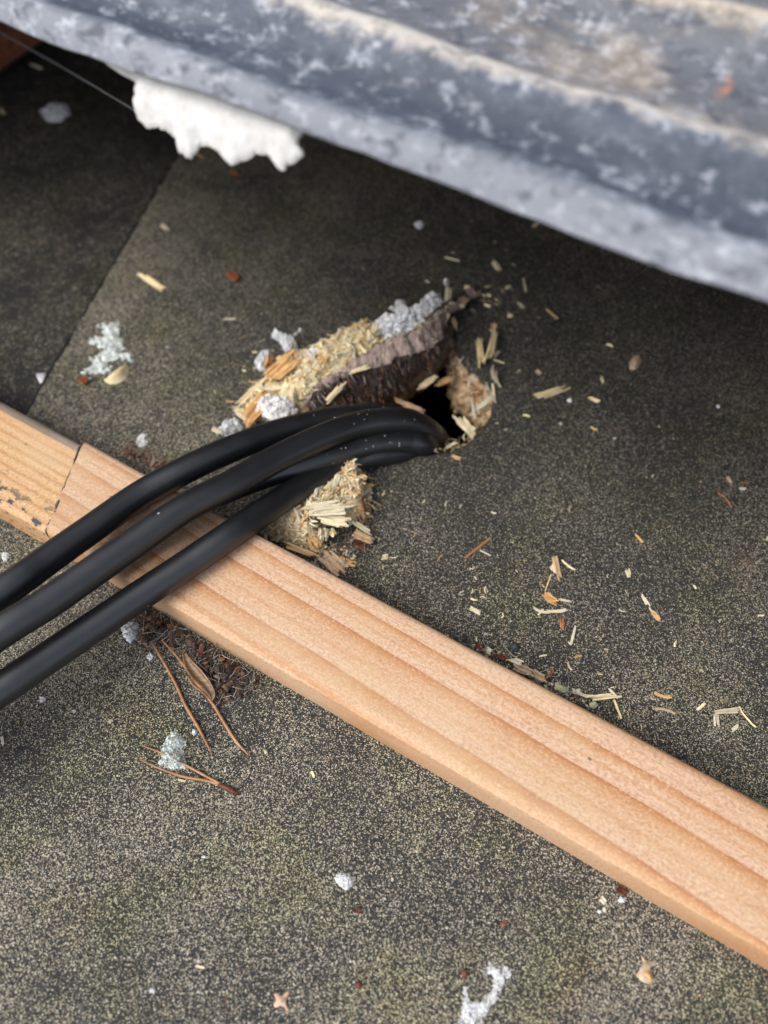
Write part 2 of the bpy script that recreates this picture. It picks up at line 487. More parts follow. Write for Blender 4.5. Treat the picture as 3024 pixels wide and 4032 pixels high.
# the lower sheet that the right one laps over
lo = SEAM_B - seam_n * .025
P = [lo - seam_dir * 3, lo + seam_dir * 3, lo + seam_dir * 3 + seam_n * 3, lo - seam_dir * 3 + seam_n * 3]
V, F = [], []
gx, gy = 60, 40
for i in range(gx + 1):
    a = (i / gx * 2 - 1); a = math.copysign(abs(a) ** 2.2, a) * 3
    for j in range(gy + 1):
        bb = (j / gy) ** 2.2 * 3
        q = lo + seam_dir * a + seam_n * bb
        q.z = -.0055 + .0003 * fbm(q, 90, 2)
        V.append(q)
for i in range(gx):
    for j in range(gy):
        a = i * (gy + 1) + j
        F.append((a, a + gy + 1, a + gy + 2, a + 1))
under = mesh_obj('roof_felt', V, F, M_FELT_DARK)
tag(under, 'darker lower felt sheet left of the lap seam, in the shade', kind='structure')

bp = [SEAM_B + seam_dir * (-.9 + 1.8 * i / 1400) + seam_n * (-.0002 + .0003 * fbm((i * .0013, 0, 0), 300, 3)) + Vector((0, 0, -.0010 + .0003 * fbm((i * .0013, 3, 0), 200, 2))) for i in range(1401)]
seam_shade = tube('seam_shade_strip', bp, .0012, M_SEAM_SHADE, 7, under)  # black strip painting the shadow line along the lap

# chipboard around the hole: ragged walls going down into the roof
V, F, n = [], [], len(hole)
levels = [(-.0030, -.0004), (-.0045, .0012), (-.0065, .0024), (-.009, .0036), (-.012, .0042), (-.015, .0046), (-.018, .0048), (-.0215, .0046), (-.023, .0030), (-.0232, -.012)]
for li, (z, inset) in enumerate(levels):
    for i, p in enumerate(hole):
        d = (p - hole_c).normalized()
        right = smooth(-.3, .5, d.x - .35 * d.y)
        far_ = smooth(.2, .9, d.y)
        ins = inset * (.30 + .38 * right + .50 * far_) if inset > 0 else inset
        q = p - d * (ins + (.0021 * fbm((p.x, p.y, z), 380, 3, 3) + .0004 * random.uniform(-1, 1) if 0 < li < 9 else 0))
        q.z = z + (.0006 * fbm((p.x, p.y, z), 600, 2, 8) if 0 < li < 9 else 0)
        V.append(q)
for li in range(len(levels) - 1):
    for i in range(n):
        i2 = (i + 1) % n
        F.append((li * n + i, li * n + i2, (li + 1) * n + i2, (li + 1) * n + i))
deck = mesh_obj('chipboard_edge', V, F, M_CHIPBOARD, felt)

def wall_crumbs(n):
    V, F, mi = [], [], []
    me = deck.data
    polys = [p for p in me.polygons if -.021 < p.center.z < -.003 and (p.center - hole_c).x > -.004 and (p.center - hole_c).y > -.02]
    for k_ in range(n):
        p = random.choice(polys)
        L = random.uniform(.0007, .0026); wd = L * random.uniform(.2, .5); th = L * .2
        M = Matrix.Translation(p.center + p.normal * 0) @ Matrix.Rotation(random.uniform(0, 6.3), 4, 'Z') @ Matrix.Rotation(random.uniform(-1.1, 1.1), 4, 'Y')
        b0 = len(V)
        for cx, cy, cz in ((-.5, -.5, 0), (.4, -.4, 0), (.55, .4, 0), (-.4, .5, 0), (-.4, -.3, 1), (.5, -.2, .8), (.4, .4, 1), (-.5, .3, .8)):
            V.append(M @ Vector((cx * L, cy * wd, cz * th)))
        for f in ((0, 3, 2, 1), (4, 5, 6, 7), (0, 1, 5, 4), (1, 2, 6, 5), (2, 3, 7, 6), (3, 0, 4, 7)):
            F.append(tuple(b0 + q for q in f)); mi.append(k_ % 4)
    o = mesh_obj('wall_crumbs', V, F, None, felt, False, [M_CHIP, M_CHIP_TAN, M_CHIPBOARD, M_CHIP], mi)
    o['kind'] = 'stuff'
wall_crumbs(420)

# hollow below the deck, the hole's darkness painted into its near-black colour
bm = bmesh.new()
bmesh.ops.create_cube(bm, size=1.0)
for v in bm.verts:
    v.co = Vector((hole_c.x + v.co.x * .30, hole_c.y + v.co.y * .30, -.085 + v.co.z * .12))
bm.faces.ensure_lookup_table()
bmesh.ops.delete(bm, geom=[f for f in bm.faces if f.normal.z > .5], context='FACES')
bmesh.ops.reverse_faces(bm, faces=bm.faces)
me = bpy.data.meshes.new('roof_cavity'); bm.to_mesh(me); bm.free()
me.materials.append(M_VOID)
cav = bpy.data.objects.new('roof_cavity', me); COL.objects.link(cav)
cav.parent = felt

# ------------------------------------------------------------------ brick upstand under the eave, plus an added light-blocking back leg
wall = empty('brick_wall', DV * -.34 + NV * .25)
tag(wall, 'red brick upstand in deep shade below the grey roof edge, with an added unseen back leg', 'wall')
wl = wall.location
def box_mesh(name, size, bev=.0012, mat=None, jit=.0006, seed=0):
    bm = bmesh.new(); bmesh.ops.create_cube(bm, size=1.0)
    for v in bm.verts: v.co = Vector((v.co.x * size[0], v.co.y * size[1], v.co.z * size[2]))
    bmesh.ops.bevel(bm, geom=list(bm.edges), offset=bev, segments=1, affect='EDGES')
    r = random.Random(seed)
    for v in bm.verts: v.co += Vector((r.uniform(-jit, jit), r.uniform(-jit, jit), r.uniform(-jit, jit)))
    me = bpy.data.meshes.new(name); bm.to_mesh(me); bm.free()
    if mat: me.materials.append(mat)
    return me
brick_me = [box_mesh('brick', (.215, .102, .036), .003, M_BRICK, .001, s) for s in range(3)]
half_me = [box_mesh('brick', (.102, .102, .036), .003, M_BRICK, .001, s + 9) for s in range(2)]
rotd = math.atan2(DV.y, DV.x)
def put(me, d, nn, z, rot, parent, name='brick'):
    o = bpy.data.objects.new(name, me); COL.objects.link(o); o.parent = parent
    o.location = (DV * d + NV * nn) - wl + Vector((0, 0, z)); o.rotation_euler = (0, 0, rotd + rot)
    return o
kb = 0
for row in range(3):
    z = .0155 + row * .0415
    # return wall at the left, running away from the viewer
    for j in range(2):
        nn = .10 + row % 2 * .05 + j * .225
        put(brick_me[kb % 3], -.389, nn, z, math.pi / 2, wall); kb += 1
    for j in range(4):  # unseen back leg, added to block light from behind
        put(brick_me[kb % 3], -.22 + row % 2 * .11 + j * .225, .322, z, 0, wall); kb += 1
for (d, nn, sx, sy) in ((-.389, .17, .092, .62), (.16, .322, 1.02, .092)):
    me = box_mesh('mortar', (sx, sy, .126), .001, M_MORTAR, .0003)
    put(me, d, nn, .0588, 0, wall, 'mortar')

# ------------------------------------------------------------------ grey sheet over the roof edge
EDGE_N, EDGE_Z = .1024, .120
def sheet():
    V, F = [], []
    na, nq = 260, 130
    org = NV * EDGE_N + Vector((0, 0, EDGE_Z))
    for i in range(na + 1):
        s = -.75 + 1.5 * i / na
        for j in range(nq + 1):
            q = (j / nq) ** 1.6 * .34
            lip = -.0035 * math.exp(-q / .0022)
            zz = lip + .10 * q + sum(a_ * math.exp(-((q - c_ - .0022 * fbm((s, c_ * 40, 0), 14, 2)) / w_) ** 2) for c_, w_, a_ in ((.0030, .0042, .0030), (.0225, .0062, .0050), (.0520, .0095, .0058), (.088, .012, .006), (.13, .015, .006), (.18, .018, .006), (.24, .02, .006)))
            p = Vector((s, q + .0007 * fbm((s, q, 1), 55, 3) , zz + .0011 * fbm((s, q, 0), 34, 3) + .0004 * fbm((s, q, 2), 210, 2)))
            V.append(p)
    for i in range(na):
        for j in range(nq):
            a = i * (nq + 1) + j
            F.append((a, a + nq + 1, a + nq + 2, a + 1))
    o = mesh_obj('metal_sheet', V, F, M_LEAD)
    o.location = org
    o.rotation_euler = (0, 0, rotd)
    md = o.modifiers.new('thickness', 'SOLIDIFY'); md.thickness = .0022; md.offset = -1
    return o
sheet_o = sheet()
tag(sheet_o, 'blurred weathered grey metal sheet with whitish folds overhanging the roof', 'metal sheet')

# ------------------------------------------------------------------ polygon filled lumps
def heap_surface(o):
    from mathutils.bvhtree import BVHTree
    me = o.data
    return BVHTree.FromPolygons([v.co.copy() for v in me.vertices], [tuple(p.vertices) for p in me.polygons])

def drop(bvh, x, y):
    hit = bvh.ray_cast(Vector((x, y, .06)), Vector((0, 0, -1)))
    return hit[0].z if hit[0] is not None else 0.0

def inside(poly, x, y):
    c = False
    n = len(poly)
    j = n - 1
    for i in range(n):
        xi, yi, xj, yj = poly[i][0], poly[i][1], poly[j][0], poly[j][1]
        if (yi > y) != (yj > y) and x < (xj - xi) * (y - yi) / (yj - yi) + xi: c = not c
        j = i
    return c

def edge_dist(poly, x, y):
    P = np.array([(p[0], p[1]) for p in poly]); Q = np.roll(P, -1, 0)
    d = Q - P; t = np.clip(((np.array((x, y)) - P) * d).sum(1) / np.maximum((d * d).sum(1), 1e-18), 0, 1)
    return float(np.sqrt(((P + d * t[:, None] - np.array((x, y))) ** 2).sum(1)).min())

def lump(name, poly, height, rim, step, mat, parent=None, over=None, base=-.0004, rough=.3, nscale=600, seed=0, jag=.0, flat=False, bottom=None, slope=None):
    """mound over a polygon (world points): height rises from the rim, with a rough top"""
    n = max(16, int(sum((Vector(poly[i]) - Vector(poly[i - 1])).length for i in range(len(poly))) / step))
    ring = resample([Vector((p[0], p[1], 0)) for p in poly], n)
    rg = random.Random(seed)
    c = sum(ring, Vector()) / n
    if jag: ring = [p + (p - c).normalized() * (jag * fbm(p, 900, 3, seed) + jag * rg.uniform(-.5, .5)) for p in ring]
    pts = [Vector((p.x, p.y)) for p in ring]
    x0, x1 = min(p.x for p in pts), max(p.x for p in pts); y0, y1 = min(p.y for p in pts), max(p.y for p in pts)
    y = y0
    while y < y1:
        x = x0
        while x < x1:
            qx, qy = x + rg.uniform(-.35, .35) * step, y + rg.uniform(-.35, .35) * step
            if inside(pts[:n], qx, qy) and edge_dist(pts[:n], qx, qy) > step * .45: pts.append(Vector((qx, qy)))
            x += step
        y += step
    vv, ee, ff, *_ = delaunay_2d_cdt(pts, [(i, (i + 1) % n) for i in range(n)], [], 1, 1e-7)
    bp = [(p.x, p.y) for p in pts[:n]]
    V = []
    for p in vv:
        d = edge_dist(bp, p.x, p.y)
        h = height * smooth(0, rim, d) if d > 1e-6 else 0
        if d > 1e-6: h += height * rough * (fbm((p.x, p.y, 0), nscale, 3, seed) + .25 * rg.uniform(-1, 1)) * smooth(0, rim * .5, d)
        V.append(Vector((p.x, p.y, base + max(h, 0) + (max(0, drop(over, p.x, p.y)) if over else 0))))
    F = []
    for f in ff:
        a, b_, c_ = (V[i] for i in f[:3])
        F.append(tuple(f) if (b_ - a).cross(c_ - a).z > 0 else tuple(f)[::-1])
    # side wall down to the bottom
    bt = base - .0005 if bottom is None else bottom
    cnt = {}
    for f in F:
        for i in range(len(f)):
            e = (f[i], f[(i + 1) % len(f)]); cnt[e] = 1
    low = {}
    for (a, b_) in list(cnt):
        if (b_, a) not in cnt:
            for q in (a, b_):
                if q not in low:
                    low[q] = len(V); V.append(Vector((V[q].x, V[q].y, bt)))
            F.append((b_, a, low[a], low[b_]))
    if slope: V = [Vector((v.x, v.y, v.z + slope(v.x, v.y))) for v in V]
    return mesh_obj(name, V, F, mat, parent, shade=not flat)

# white crust squeezed out under the sheet
CR = [(250, 120), (380, 205), (460, 275), (520, 315), (590, 352), (583, 420), (578, 485), (612, 540), (640, 553), (675, 545), (722, 562), (758, 602), (762, 655),
      (800, 678), (825, 690), (838, 650), (852, 628), (900, 628), (932, 642), (970, 690), (1003, 716), (1022, 692), (1060, 692), (1105, 660), (1160, 664), (1182, 700), (1215, 737),
      (1240, 712), (1272, 700), (1308, 662), (1290, 640), (1292, 600), (1312, 545), (1262, 505), (1150, 440), (900, 300), (600, 160), (380, 60)]
def crust_at(px, py):
    lo_, hi_ = .02, .16
    for _ in range(40):
        z = (lo_ + hi_) / 2
        if z - at(px, py, z).dot(NV) - CR_OFF > 0: hi_ = z
        else: lo_ = z
    return at(px, py, lo_)
CR_OFF = .010
cp = [crust_at(*z1(p[0], p[1] - 14)) for p in CR]
crust = lump('white_crust', cp, .0016, .0020, .0007, M_CRUST, base=0, rough=.30, nscale=160, seed=4, jag=.0005, bottom=-.0010, slope=lambda x, y: Vector((x, y, 0)).dot(NV) + CR_OFF)
tag(crust, 'ragged white crust sticking out below the grey sheet edge', 'crust')

# ------------------------------------------------------------------ battens
W_N0, W_N1, W_H = .0387, .0692, .0140
def at_s(px, py, z):
    p = at(px, py, z); return p.dot(DV), p.dot(NV)
s_top, n_top = at_s(322, 1738, W_H)
s_bot, n_bot = at_s(110, 2170, W_H)
def batten(name, s_at0, s_at1, s_end, rev, h, n0, n1, mat, seed):
    """s_at0/s_at1: where the cut end lies on the near and the far edge"""
    prof = [(n0, 0), (n0, h - .0018), (n0 + .0004, h - .0006), (n0 + .0014, h - .00005), ((n0 + n1) / 2, h + .0001)]
    for f in (.6, .7, .8): prof.append((n0 + (n1 - n0) * f, h))
    prof += [(n1 - .0022, h), (n1 - .0010, h - .0003), (n1 - .0003, h - .0011), (n1, h - .0024), (n1, 0)]
    prof = prof[:4] + [(n0 + .0014 + (n1 - n0 - .0036) * (i / 14), h) for i in range(1, 14)] + prof[8:]
    V, F = [], []
    NS = 90
    rr = random.Random(seed)
    jit = [rr.uniform(-1, 1) for _ in prof]
    for i in range(NS + 1):
        t = (i / NS) ** 1.5
        for k_, (nn, z) in enumerate(prof):
            f = (nn - n0) / (n1 - n0)
            s0 = s_at0 + (s_at1 - s_at0) * f + .00045 * jit[k_] + .0003 * fbm((nn, z, seed), 900, 2)
            s = s0 + (s_end - s0) * t
            p = DV * s + NV * (nn + .00025 * fbm((s, nn, seed), 22, 2)) + Vector((0, 0, z + (.00012 * fbm((s, nn, seed), 60, 2) if z > .001 else 0)))
            V.append(p)
    m_ = len(prof)
    for i in range(NS):
        for k_ in range(m_ - 1):
            a = i * m_ + k_
            f = (a, a + m_, a + m_ + 1, a + 1)
            F.append(f if not rev else f[::-1])
    F.append(tuple(range(m_)) if not rev else tuple(range(m_))[::-1])
    F.append(tuple(NS * m_ + i for i in range(m_))[::-1] if not rev else tuple(NS * m_ + i for i in range(m_)))
    org = DV * s_at1 + NV * n0
    inv = (Matrix.Translation(org) @ Matrix.Rotation(rotd, 4, 'Z')).inverted()
    o = mesh_obj(name, [inv @ v for v in V], F, mat)
    o.location = org; o.rotation_euler = (0, 0, rotd)
    md = o.modifiers.new('auto', 'EDGE_SPLIT'); md.split_angle = R(40)
    return o
b_right = batten('timber_batten', s_bot + .0001, s_top + .0000, .75, False, W_H, W_N0, W_N1, M_TIMBER, 1)
tag(b_right, 'long pinkish planed timber batten with dark orange grain lines, crossed by the cables', 'timber', 'timber battens laid end to end')
b_left = batten('timber_batten', s_bot - .0001, s_top - .0002, -.75, True, W_H - .0004, W_N0 - .0002, W_N1 - .0012, M_TIMBER_OLD, 2)
tag(b_left, 'yellower timber batten with grey edge and black mould specks at the left', 'timber', 'timber battens laid end to end')

# ------------------------------------------------------------------ cables
CR_ = .0041
CABLES = []
def cable(pts, label, dy=0, rad=CR_):
    P = [at(x, y + dy * smooth(-100, 200, x) * smooth(1300, 900, x), z) for x, y, z in pts]
    o = tube('cable', catmull(P, 14), rad, M_CABLE, 24)
    CABLES.append(catmull(P, 14))
    tag(o, label, 'cable', 'black cables running into the hole')
    return o
zt = W_H + CR_
down = lambda x, y: [(x, y, -.016), (x + 55, y + 75, -.032), (x + 90, y + 170, -.060), (x + 100, y + 250, -.10)]
cable([(-900, 2980, .030), (-400, 2618, .030), (0, 2340, .0285), (182, 2208, .0250), (365, 2079, .0215), (547, 1952, .0188), (729, 1851, zt), (912, 1768, .0160), (1094, 1702, .0125), (1276, 1656, .0092), (1390, 1640, .0070), (1520, 1640, .0040), (1640, 1675, -.004)] + down(1720, 1730),
      'topmost black cable, bordering the pale timber and the upper sawdust heap')
cable([(-900, 3110, .034), (-400, 2758, .034), (0, 2490, .0330), (182, 2378, .0310), (365, 2252, .0290), (547, 2125, .0272), (729, 2000, .0257), (912, 1906, .0232), (1094, 1803, .0200), (1276, 1718, .0172), (1400, 1674, .0148), (1520, 1655, .0120), (1620, 1662, .0075), (1700, 1710, -.001)] + down(1745, 1765),
      'second black cable from the top, uppermost where the four bunch together')
cable([(-900, 3110, .0200), (-400, 2760, .0195), (0, 2490, .0190), (182, 2378, .0188), (365, 2250, .0185), (547, 2122, zt), (729, 2000, zt), (912, 1918, .0150), (1067, 1862, .0125), (1185, 1828, .0115), (1290, 1795, .0105), (1400, 1762, .0088), (1500, 1740, .0072), (1600, 1735, .0045), (1670, 1750, .0005)] + down(1720, 1800),
      'black cable mostly hidden under its neighbours, seen only near the hole')
cable([(-900, 3325, .026), (-400, 2988, .026), (0, 2717, .0245), (182, 2594, .0225), (365, 2471, .0205), (547, 2348, .0190), (729, 2228, zt), (912, 2102, zt - .0008), (1094, 1978, .0120), (1276, 1866, .0070), (1400, 1808, .0050), (1500, 1783, .0036), (1610, 1780, -.002)] + down(1680, 1825),
      'lowest black cable, separated from the others where it crosses the timber')

# sawdust dashes lying on the cables near the hole
V, F, mi = [], [], []
for ci, lo_, hi_, cnt in ((0, .60, .80, 3), (1, .62, .92, 10), (2, .66, .95, 26), (3, .60, .80, 3)):
    P = CABLES[ci]
    for _ in range(cnt):
        i = int(len(P) * random.uniform(lo_, hi_) * .78); i = min(i, len(P) - 2)
        p = P[i]; t = (P[i + 1] - p).normalized(); sd2 = Vector((0, 0, 1)).cross(t).normalized(); up = t.cross(sd2)
        a = random.gauss(0, .55)
        nn = up * math.cos(a) + sd2 * math.sin(a)
        c = p + nn * (CR_ + .00004); dr = (t * random.uniform(-1, 1) + nn.cross(t) * random.uniform(-1, 1)).normalized(); sd3 = nn.cross(dr)
        L = random.uniform(.00025, .0011); wd = random.uniform(.00007, .00016)
        b0 = len(V)
        L *= .62; wd *= .62
        V += [c - dr * L / 2 - sd3 * wd, c - dr * L / 2 + sd3 * wd, c + dr * L / 2 + sd3 * wd, c + dr * L / 2 - sd3 * wd, c + nn * wd * 1.4]
        for f in ((0, 1, 4), (1, 2, 4), (2, 3, 4), (3, 0, 4)): F.append(tuple(b0 + q for q in f)); mi.append(0)
o = mesh_obj('cable_sawdust', V, F, M_CREAM, None, False)
tag(o, 'pale specks and dashes of sawdust stuck to the black cables', 'sawdust', kind='stuff')

# ------------------------------------------------------------------ splinters
def splinter_mesh(name, L, Wd, T, seed, mat, bend=0.0, blunt=.9, _one=False):
    r = random.Random(seed)
    if Wd > .0009 and not _one:          # a wide piece is a bundle of split fibres
        nb = min(6, max(3, int(Wd / .00035)))
        V, F = [], []
        for q in range(nb):
            sub = splinter_mesh('fibre', L * r.uniform(.62, 1.04), Wd / nb * r.uniform(1.1, 1.6), T * r.uniform(.6, 1.3), seed * 31 + q, mat, bend, blunt, True)
            b0 = len(V); ox = r.uniform(-.14, .14) * L; oy = ((q + .5) / nb - .5) * Wd * (1 + 0); oz = r.uniform(-.15, .5) * T; an = r.uniform(-.07, .07); ti = r.uniform(-.05, .05)
            for v in sub.vertices:
                x, y, z = v.co
                V.append((x * math.cos(an) - y * math.sin(an) + ox, x * math.sin(an) + y * math.cos(an) + oy, z + oz + x * ti))
            F += [tuple(i + b0 for i in p.vertices) for p in sub.polygons]
            bpy.data.meshes.remove(sub)
        me = bpy.data.meshes.new(name)
        me.from_pydata(V, [], F); me.materials.append(mat); me.update()
        return me
    V, F = [], []
    NS = 5
    cs = [(-.5, 0), (-.46, .8), (-.2, 1.0), (.0, .9), (.22, 1.0), (.46, .75), (.5, 0)]
    cs = [(a, b_ * r.uniform(.55, 1.25)) for a, b_ in cs]
    m_ = len(cs)
    e0 = [r.uniform(-.02, .20) if r.random() < .7 else r.uniform(.2, .5) for _ in cs]; e1 = [r.uniform(-.02, .20) if r.random() < .7 else r.uniform(.2, .5) for _ in cs]
    tl = r.uniform(-.25, .25)
    for i in range(NS + 1):
        t = i / NS
        wv = Wd * (1 - (1 - blunt) * abs(2 * t - 1) ** 3) * r.uniform(.88, 1.08)
        yo = bend * L * (4 * (t - .5) ** 2 - .3) + r.uniform(-.05, .05) * Wd
        zo = .06 * L * abs(bend) * math.sin(t * 3.1) + r.uniform(-.3, .3) * T
        th = T * r.uniform(.8, 1.15)
        for k_, (a, b_) in enumerate(cs):
            x = (t - .5) * L
            if i == 0: x += e0[k_] * min(L, 3 * Wd) + a * tl * Wd
            if i == NS: x -= e1[k_] * min(L, 3 * Wd) + a * tl * Wd
            V.append((x, yo + a * wv, zo + b_ * th))
    for i in range(NS):
        for k_ in range(m_):
            a = i * m_ + k_; b_ = i * m_ + (k_ + 1) % m_
            F.append((a, a + m_, b_ + m_, b_))
    F.append(tuple(range(m_))); F.append(tuple(NS * m_ + q for q in range(m_))[::-1])
    me = bpy.data.meshes.new(name)
    me.from_pydata(V, [], F); me.materials.append(mat); me.update()
    return me

def px_len(px, py, z=0):      # metres per photo pixel
    return (at(px + 1, py, z) - at(px, py, z)).length

sid = [100]
def splinter(p0, p1, wpx, label, mat=None, z0=.0003, z1=None, bend=0.0, name='wood_splinter', cat='splinter', group=None, th=None, blunt=.88):
    mat = mat or M_CHIP
    z1 = z0 if z1 is None else z1
    A, B = at(p0[0], p0[1], z0), at(p1[0], p1[1], z1)
    L = (B - A).length
    Wd = wpx * px_len((p0[0] + p1[0]) / 2, (p0[1] + p1[1]) / 2, z0)
    sid[0] += 1
    T = th or max(.0003, min(.0010, Wd * .32))
    me = splinter_mesh(name, L, Wd, T, sid[0], mat, bend, blunt)
    o = bpy.data.objects.new(name, me); COL.objects.link(o)
    d = (B - A).normalized()
    rot = math.atan2(d.y, d.x); pitch = -math.asin(max(-1, min(1, d.z)))
    o.location = (A + B) / 2
    o.rotation_euler = (0, pitch, rot)
    tag(o, label, cat, group)
    return o

def z6(x, y): return (1800 + x * .7378, 1200 + y * .7376)
def z8(x, y): return (1512 + x * .9114, 2400 + y * .9114)
def z7(x, y): return (x * .9114, 2400 + y * .9114)
G = 'loose wood splinters in and around the hole'
def S6(a, b_, wd, label, **kw): return splinter(z6(*a), z6(*b_), wd * .74, label, group=kw.pop('group', G), **kw)
def S8(a, b_, wd, label, **kw): return splinter(z8(*a), z8(*b_), wd * .91, label, group=kw.pop('group', G), **kw)

S6((420, 502), (588, 440), 38, 'largest pale flat splinter lying alone to the right of the hole')
S6((690, 490), (764, 522), 20, 'small buff splinter pointing down right, beside the largest lone splinter')
S6((766, 383), (782, 418), 14, 'tiny white upright splinter above the small buff splinter')
S6((422, 350), (448, 374), 18, 'short tan chip between the hole and the largest lone splinter', mat=M_CHIP_TAN)
S6((118, 175), (128, 322), 34, 'broad pale splinter propped on the felt at the hole, left of its taller neighbour', z1=.0012)
S6((205, 130), (168, 305), 36, 'tall pale splinter standing at the upper right of the hole', z1=.003, z0=.002)
S6((188, 292), (252, 312), 9, 'thin twig of wood across the foot of the tall splinter at the hole')
S6((196, 290), (228, 235), 14, 'stubby splinter leaning on the tall splinter by the hole', z0=.0012)
S6((190, 335), (215, 440), 30, 'ragged white splinter hanging on the right rim of the hole', z0=.0012, bend=.08)
S6((190, 420), (200, 520), 13, 'thin pale splinter dangling below the ragged white one on the hole rim', z0=.001, z1=-.001)
S6((150, 415), (208, 525), 7, 'hair thin splinter crossing the right rim of the hole')
S6((905, 1408), (920, 1460), 24, 'stubby cream splinter far right of the crossed pair, near the right frame edge')
S6((516, 1345), (552, 1485), 30, 'pointed tan splinter standing between two white threads', mat=M_CHIP_TAN)
S6((500, 1390), (520, 1432), 22, 'short chip touching the pointed tan splinter', mat=M_CHIP)
S6((553, 1363), (632, 1422), 9, 'white thread of wood right of the pointed tan splinter', bend=.06)
S6((502, 1438), (470, 1528), 7, 'white thread of wood hanging below the pointed tan splinter')
S6((984, 1548), (1028, 1618), 19, 'pale oblong splinter joined to a tan seed by a thread')
S6((1022, 1615), (1048, 1648), 6, 'thread between the pale oblong splinter and the tan seed')
S6((1035, 1636), (1084, 1690), 24, 'tan seed shaped chip at the end of a thread', mat=M_CHIP_TAN)
S6((458, 1545), (540, 1605), 40, 'curled orange tan chip on a patch of white slivers', mat=M_CHIP_ORANGE, bend=.1)
S6((540, 1572), (604, 1584), 13, 'pale sliver right of the curled orange tan chip')
S6((400, 1622), (500, 1650), 16, 'white sliver under the left end of the curled orange chip', bend=.1)
S6((480, 1640), (612, 1630), 18, 'long white sliver under the curled orange chip', bend=.05)
S6((430, 1660), (460, 1625), 10, 'short white sliver poking up left under the curled orange chip')
S6((68, 1620), (132, 1652), 24, 'plump white chip midway between sawdust heap and orange tan chip')
S6((632, 1712), (608, 1812), 14, 'slim white splinter upright on the felt above the timber')
S6((40, 1355), (180, 1242), 15, 'reddish brown sliver on dark felt right of the lower sawdust heap', mat=M_NEEDLE)
S6((118, 1308), (182, 1342), 9, 'white thread crossing the reddish brown sliver')
S6((950, 1225), (992, 1272), 12, 'small tan splinter in the middle of the right felt', mat=M_CHIP_TAN)
S6((1260, 1495), (1280, 1520), 12, 'tiny pale splinter well right of the stubby cream one')
S6((1440, 915), (1465, 960), 15, 'tan fleck near the right frame edge, above a rusty stem', mat=M_CHIP_TAN)
S6((1395, 1000), (1470, 1080), 8, 'bent rusty stem near the right frame edge', mat=M_FIB_RUST, bend=-.12)
S6((1500, 985), (1540, 980), 16, 'white crumb right of the bent rusty stem', mat=M_CREAM)
S6((1510, 945), (1560, 952), 9, 'reddish fleck above the white crumb at the right frame edge', mat=M_RUSTBIT)
S6((545, 632), (560, 640), 16, 'white round crumb below the largest lone splinter', mat=M_CREAM)
S6((838, 705), (842, 722), 10, 'tiny pale fleck right of the white round crumb')
S6((1600, 1660), (1640, 1660), 10, 'thin pale chip at the right frame edge above the timber')
S6((1050, 2075), (1145, 2100), 17, 'curved tan husk at the timber end of the right felt', mat=M_CHIP_TAN, bend=.1)

S8((1350, 436), (1388, 404), 12, 'short pale splinter slanting up right, left of the L shaped one')
S8((1436, 510), (1434, 445), 24, 'upright arm of the L shaped white splinter pair')
S8((1428, 446), (1545, 432), 20, 'crosswise arm of the L shaped white splinter pair', z0=.0009)
S8((1528, 420), (1602, 512), 7, 'thread curving off the L shaped white splinters', bend=.07)
S8((1500, 525), (1530, 500), 15, 'woolly tuft of wood under the L shaped white splinters', mat=M_CREAM)
S8((440, 172), (466, 188), 24, 'white chip on the felt at the far timber edge', z0=.002)
S8((548, 212), (602, 238), 24, 'white oblong chip tucked along the far timber edge', z0=.003)
S8((556, 240), (640, 280), 42, 'brown papery husk tucked against the far timber edge', mat=M_HUSK, z0=.002, name='husk', cat='husk')
S8((640, 275), (702, 308), 36, 'second papery husk, lower along the far timber edge', mat=M_HUSK, z0=.002, name='husk', cat='husk')
S8((676, 305), (740, 262), 10, 'rusty curl of fibre by the papery husks', mat=M_FIB_RUST, bend=.15)
S8((480, 205), (545, 215), 22, 'dark red bark flake between two white chips at the timber', mat=M_RED, z0=.001, name='bark_flake', cat='bark')
S8((395, 150), (425, 165), 24, 'rust red bark flake at the far timber edge', mat=M_RED, z0=.001, name='bark_flake', cat='bark')
S8((808, 352), (905, 382), 14, 'thin white fibre in the pale tuft by the timber', bend=.1, z0=.001)
S8((880, 385), (1010, 372), 22, 'long white sliver of the pale tuft by the timber', z0=.0012)
S8((968, 338), (1012, 385), 12, 'white sliver crossing the end of the pale tuft', z0=.001)
S8((992, 385), (1026, 474), 11, 'thin stem hanging down from the pale tuft')
S8((1165, 424), (1262, 446), 13, 'wavy tan curl left of the L shaped white splinters', mat=M_CHIP_TAN, bend=-.08)
S8((766, 30), (775, 95), 18, 'dark rusty fibre beside the slim white splinter', mat=M_FIB_RUST)
S8((505, 1345), (525, 1372), 17, 'orange chip on the felt below the timber', mat=M_RUSTBIT)
S8((935, 1245), (962, 1275), 22, 'cream crumb below the timber, left of a bit of ice', mat=M_CREAM)
S8((950, 1285), (955, 1310), 15, 'small cream crumb under the larger one below the timber', mat=M_CREAM)
S8((1000, 1200), (1050, 1225), 34, 'dark red bark scrap stuck under the near timber edge', mat=M_RED, name='bark_flake', cat='bark', z0=.001)

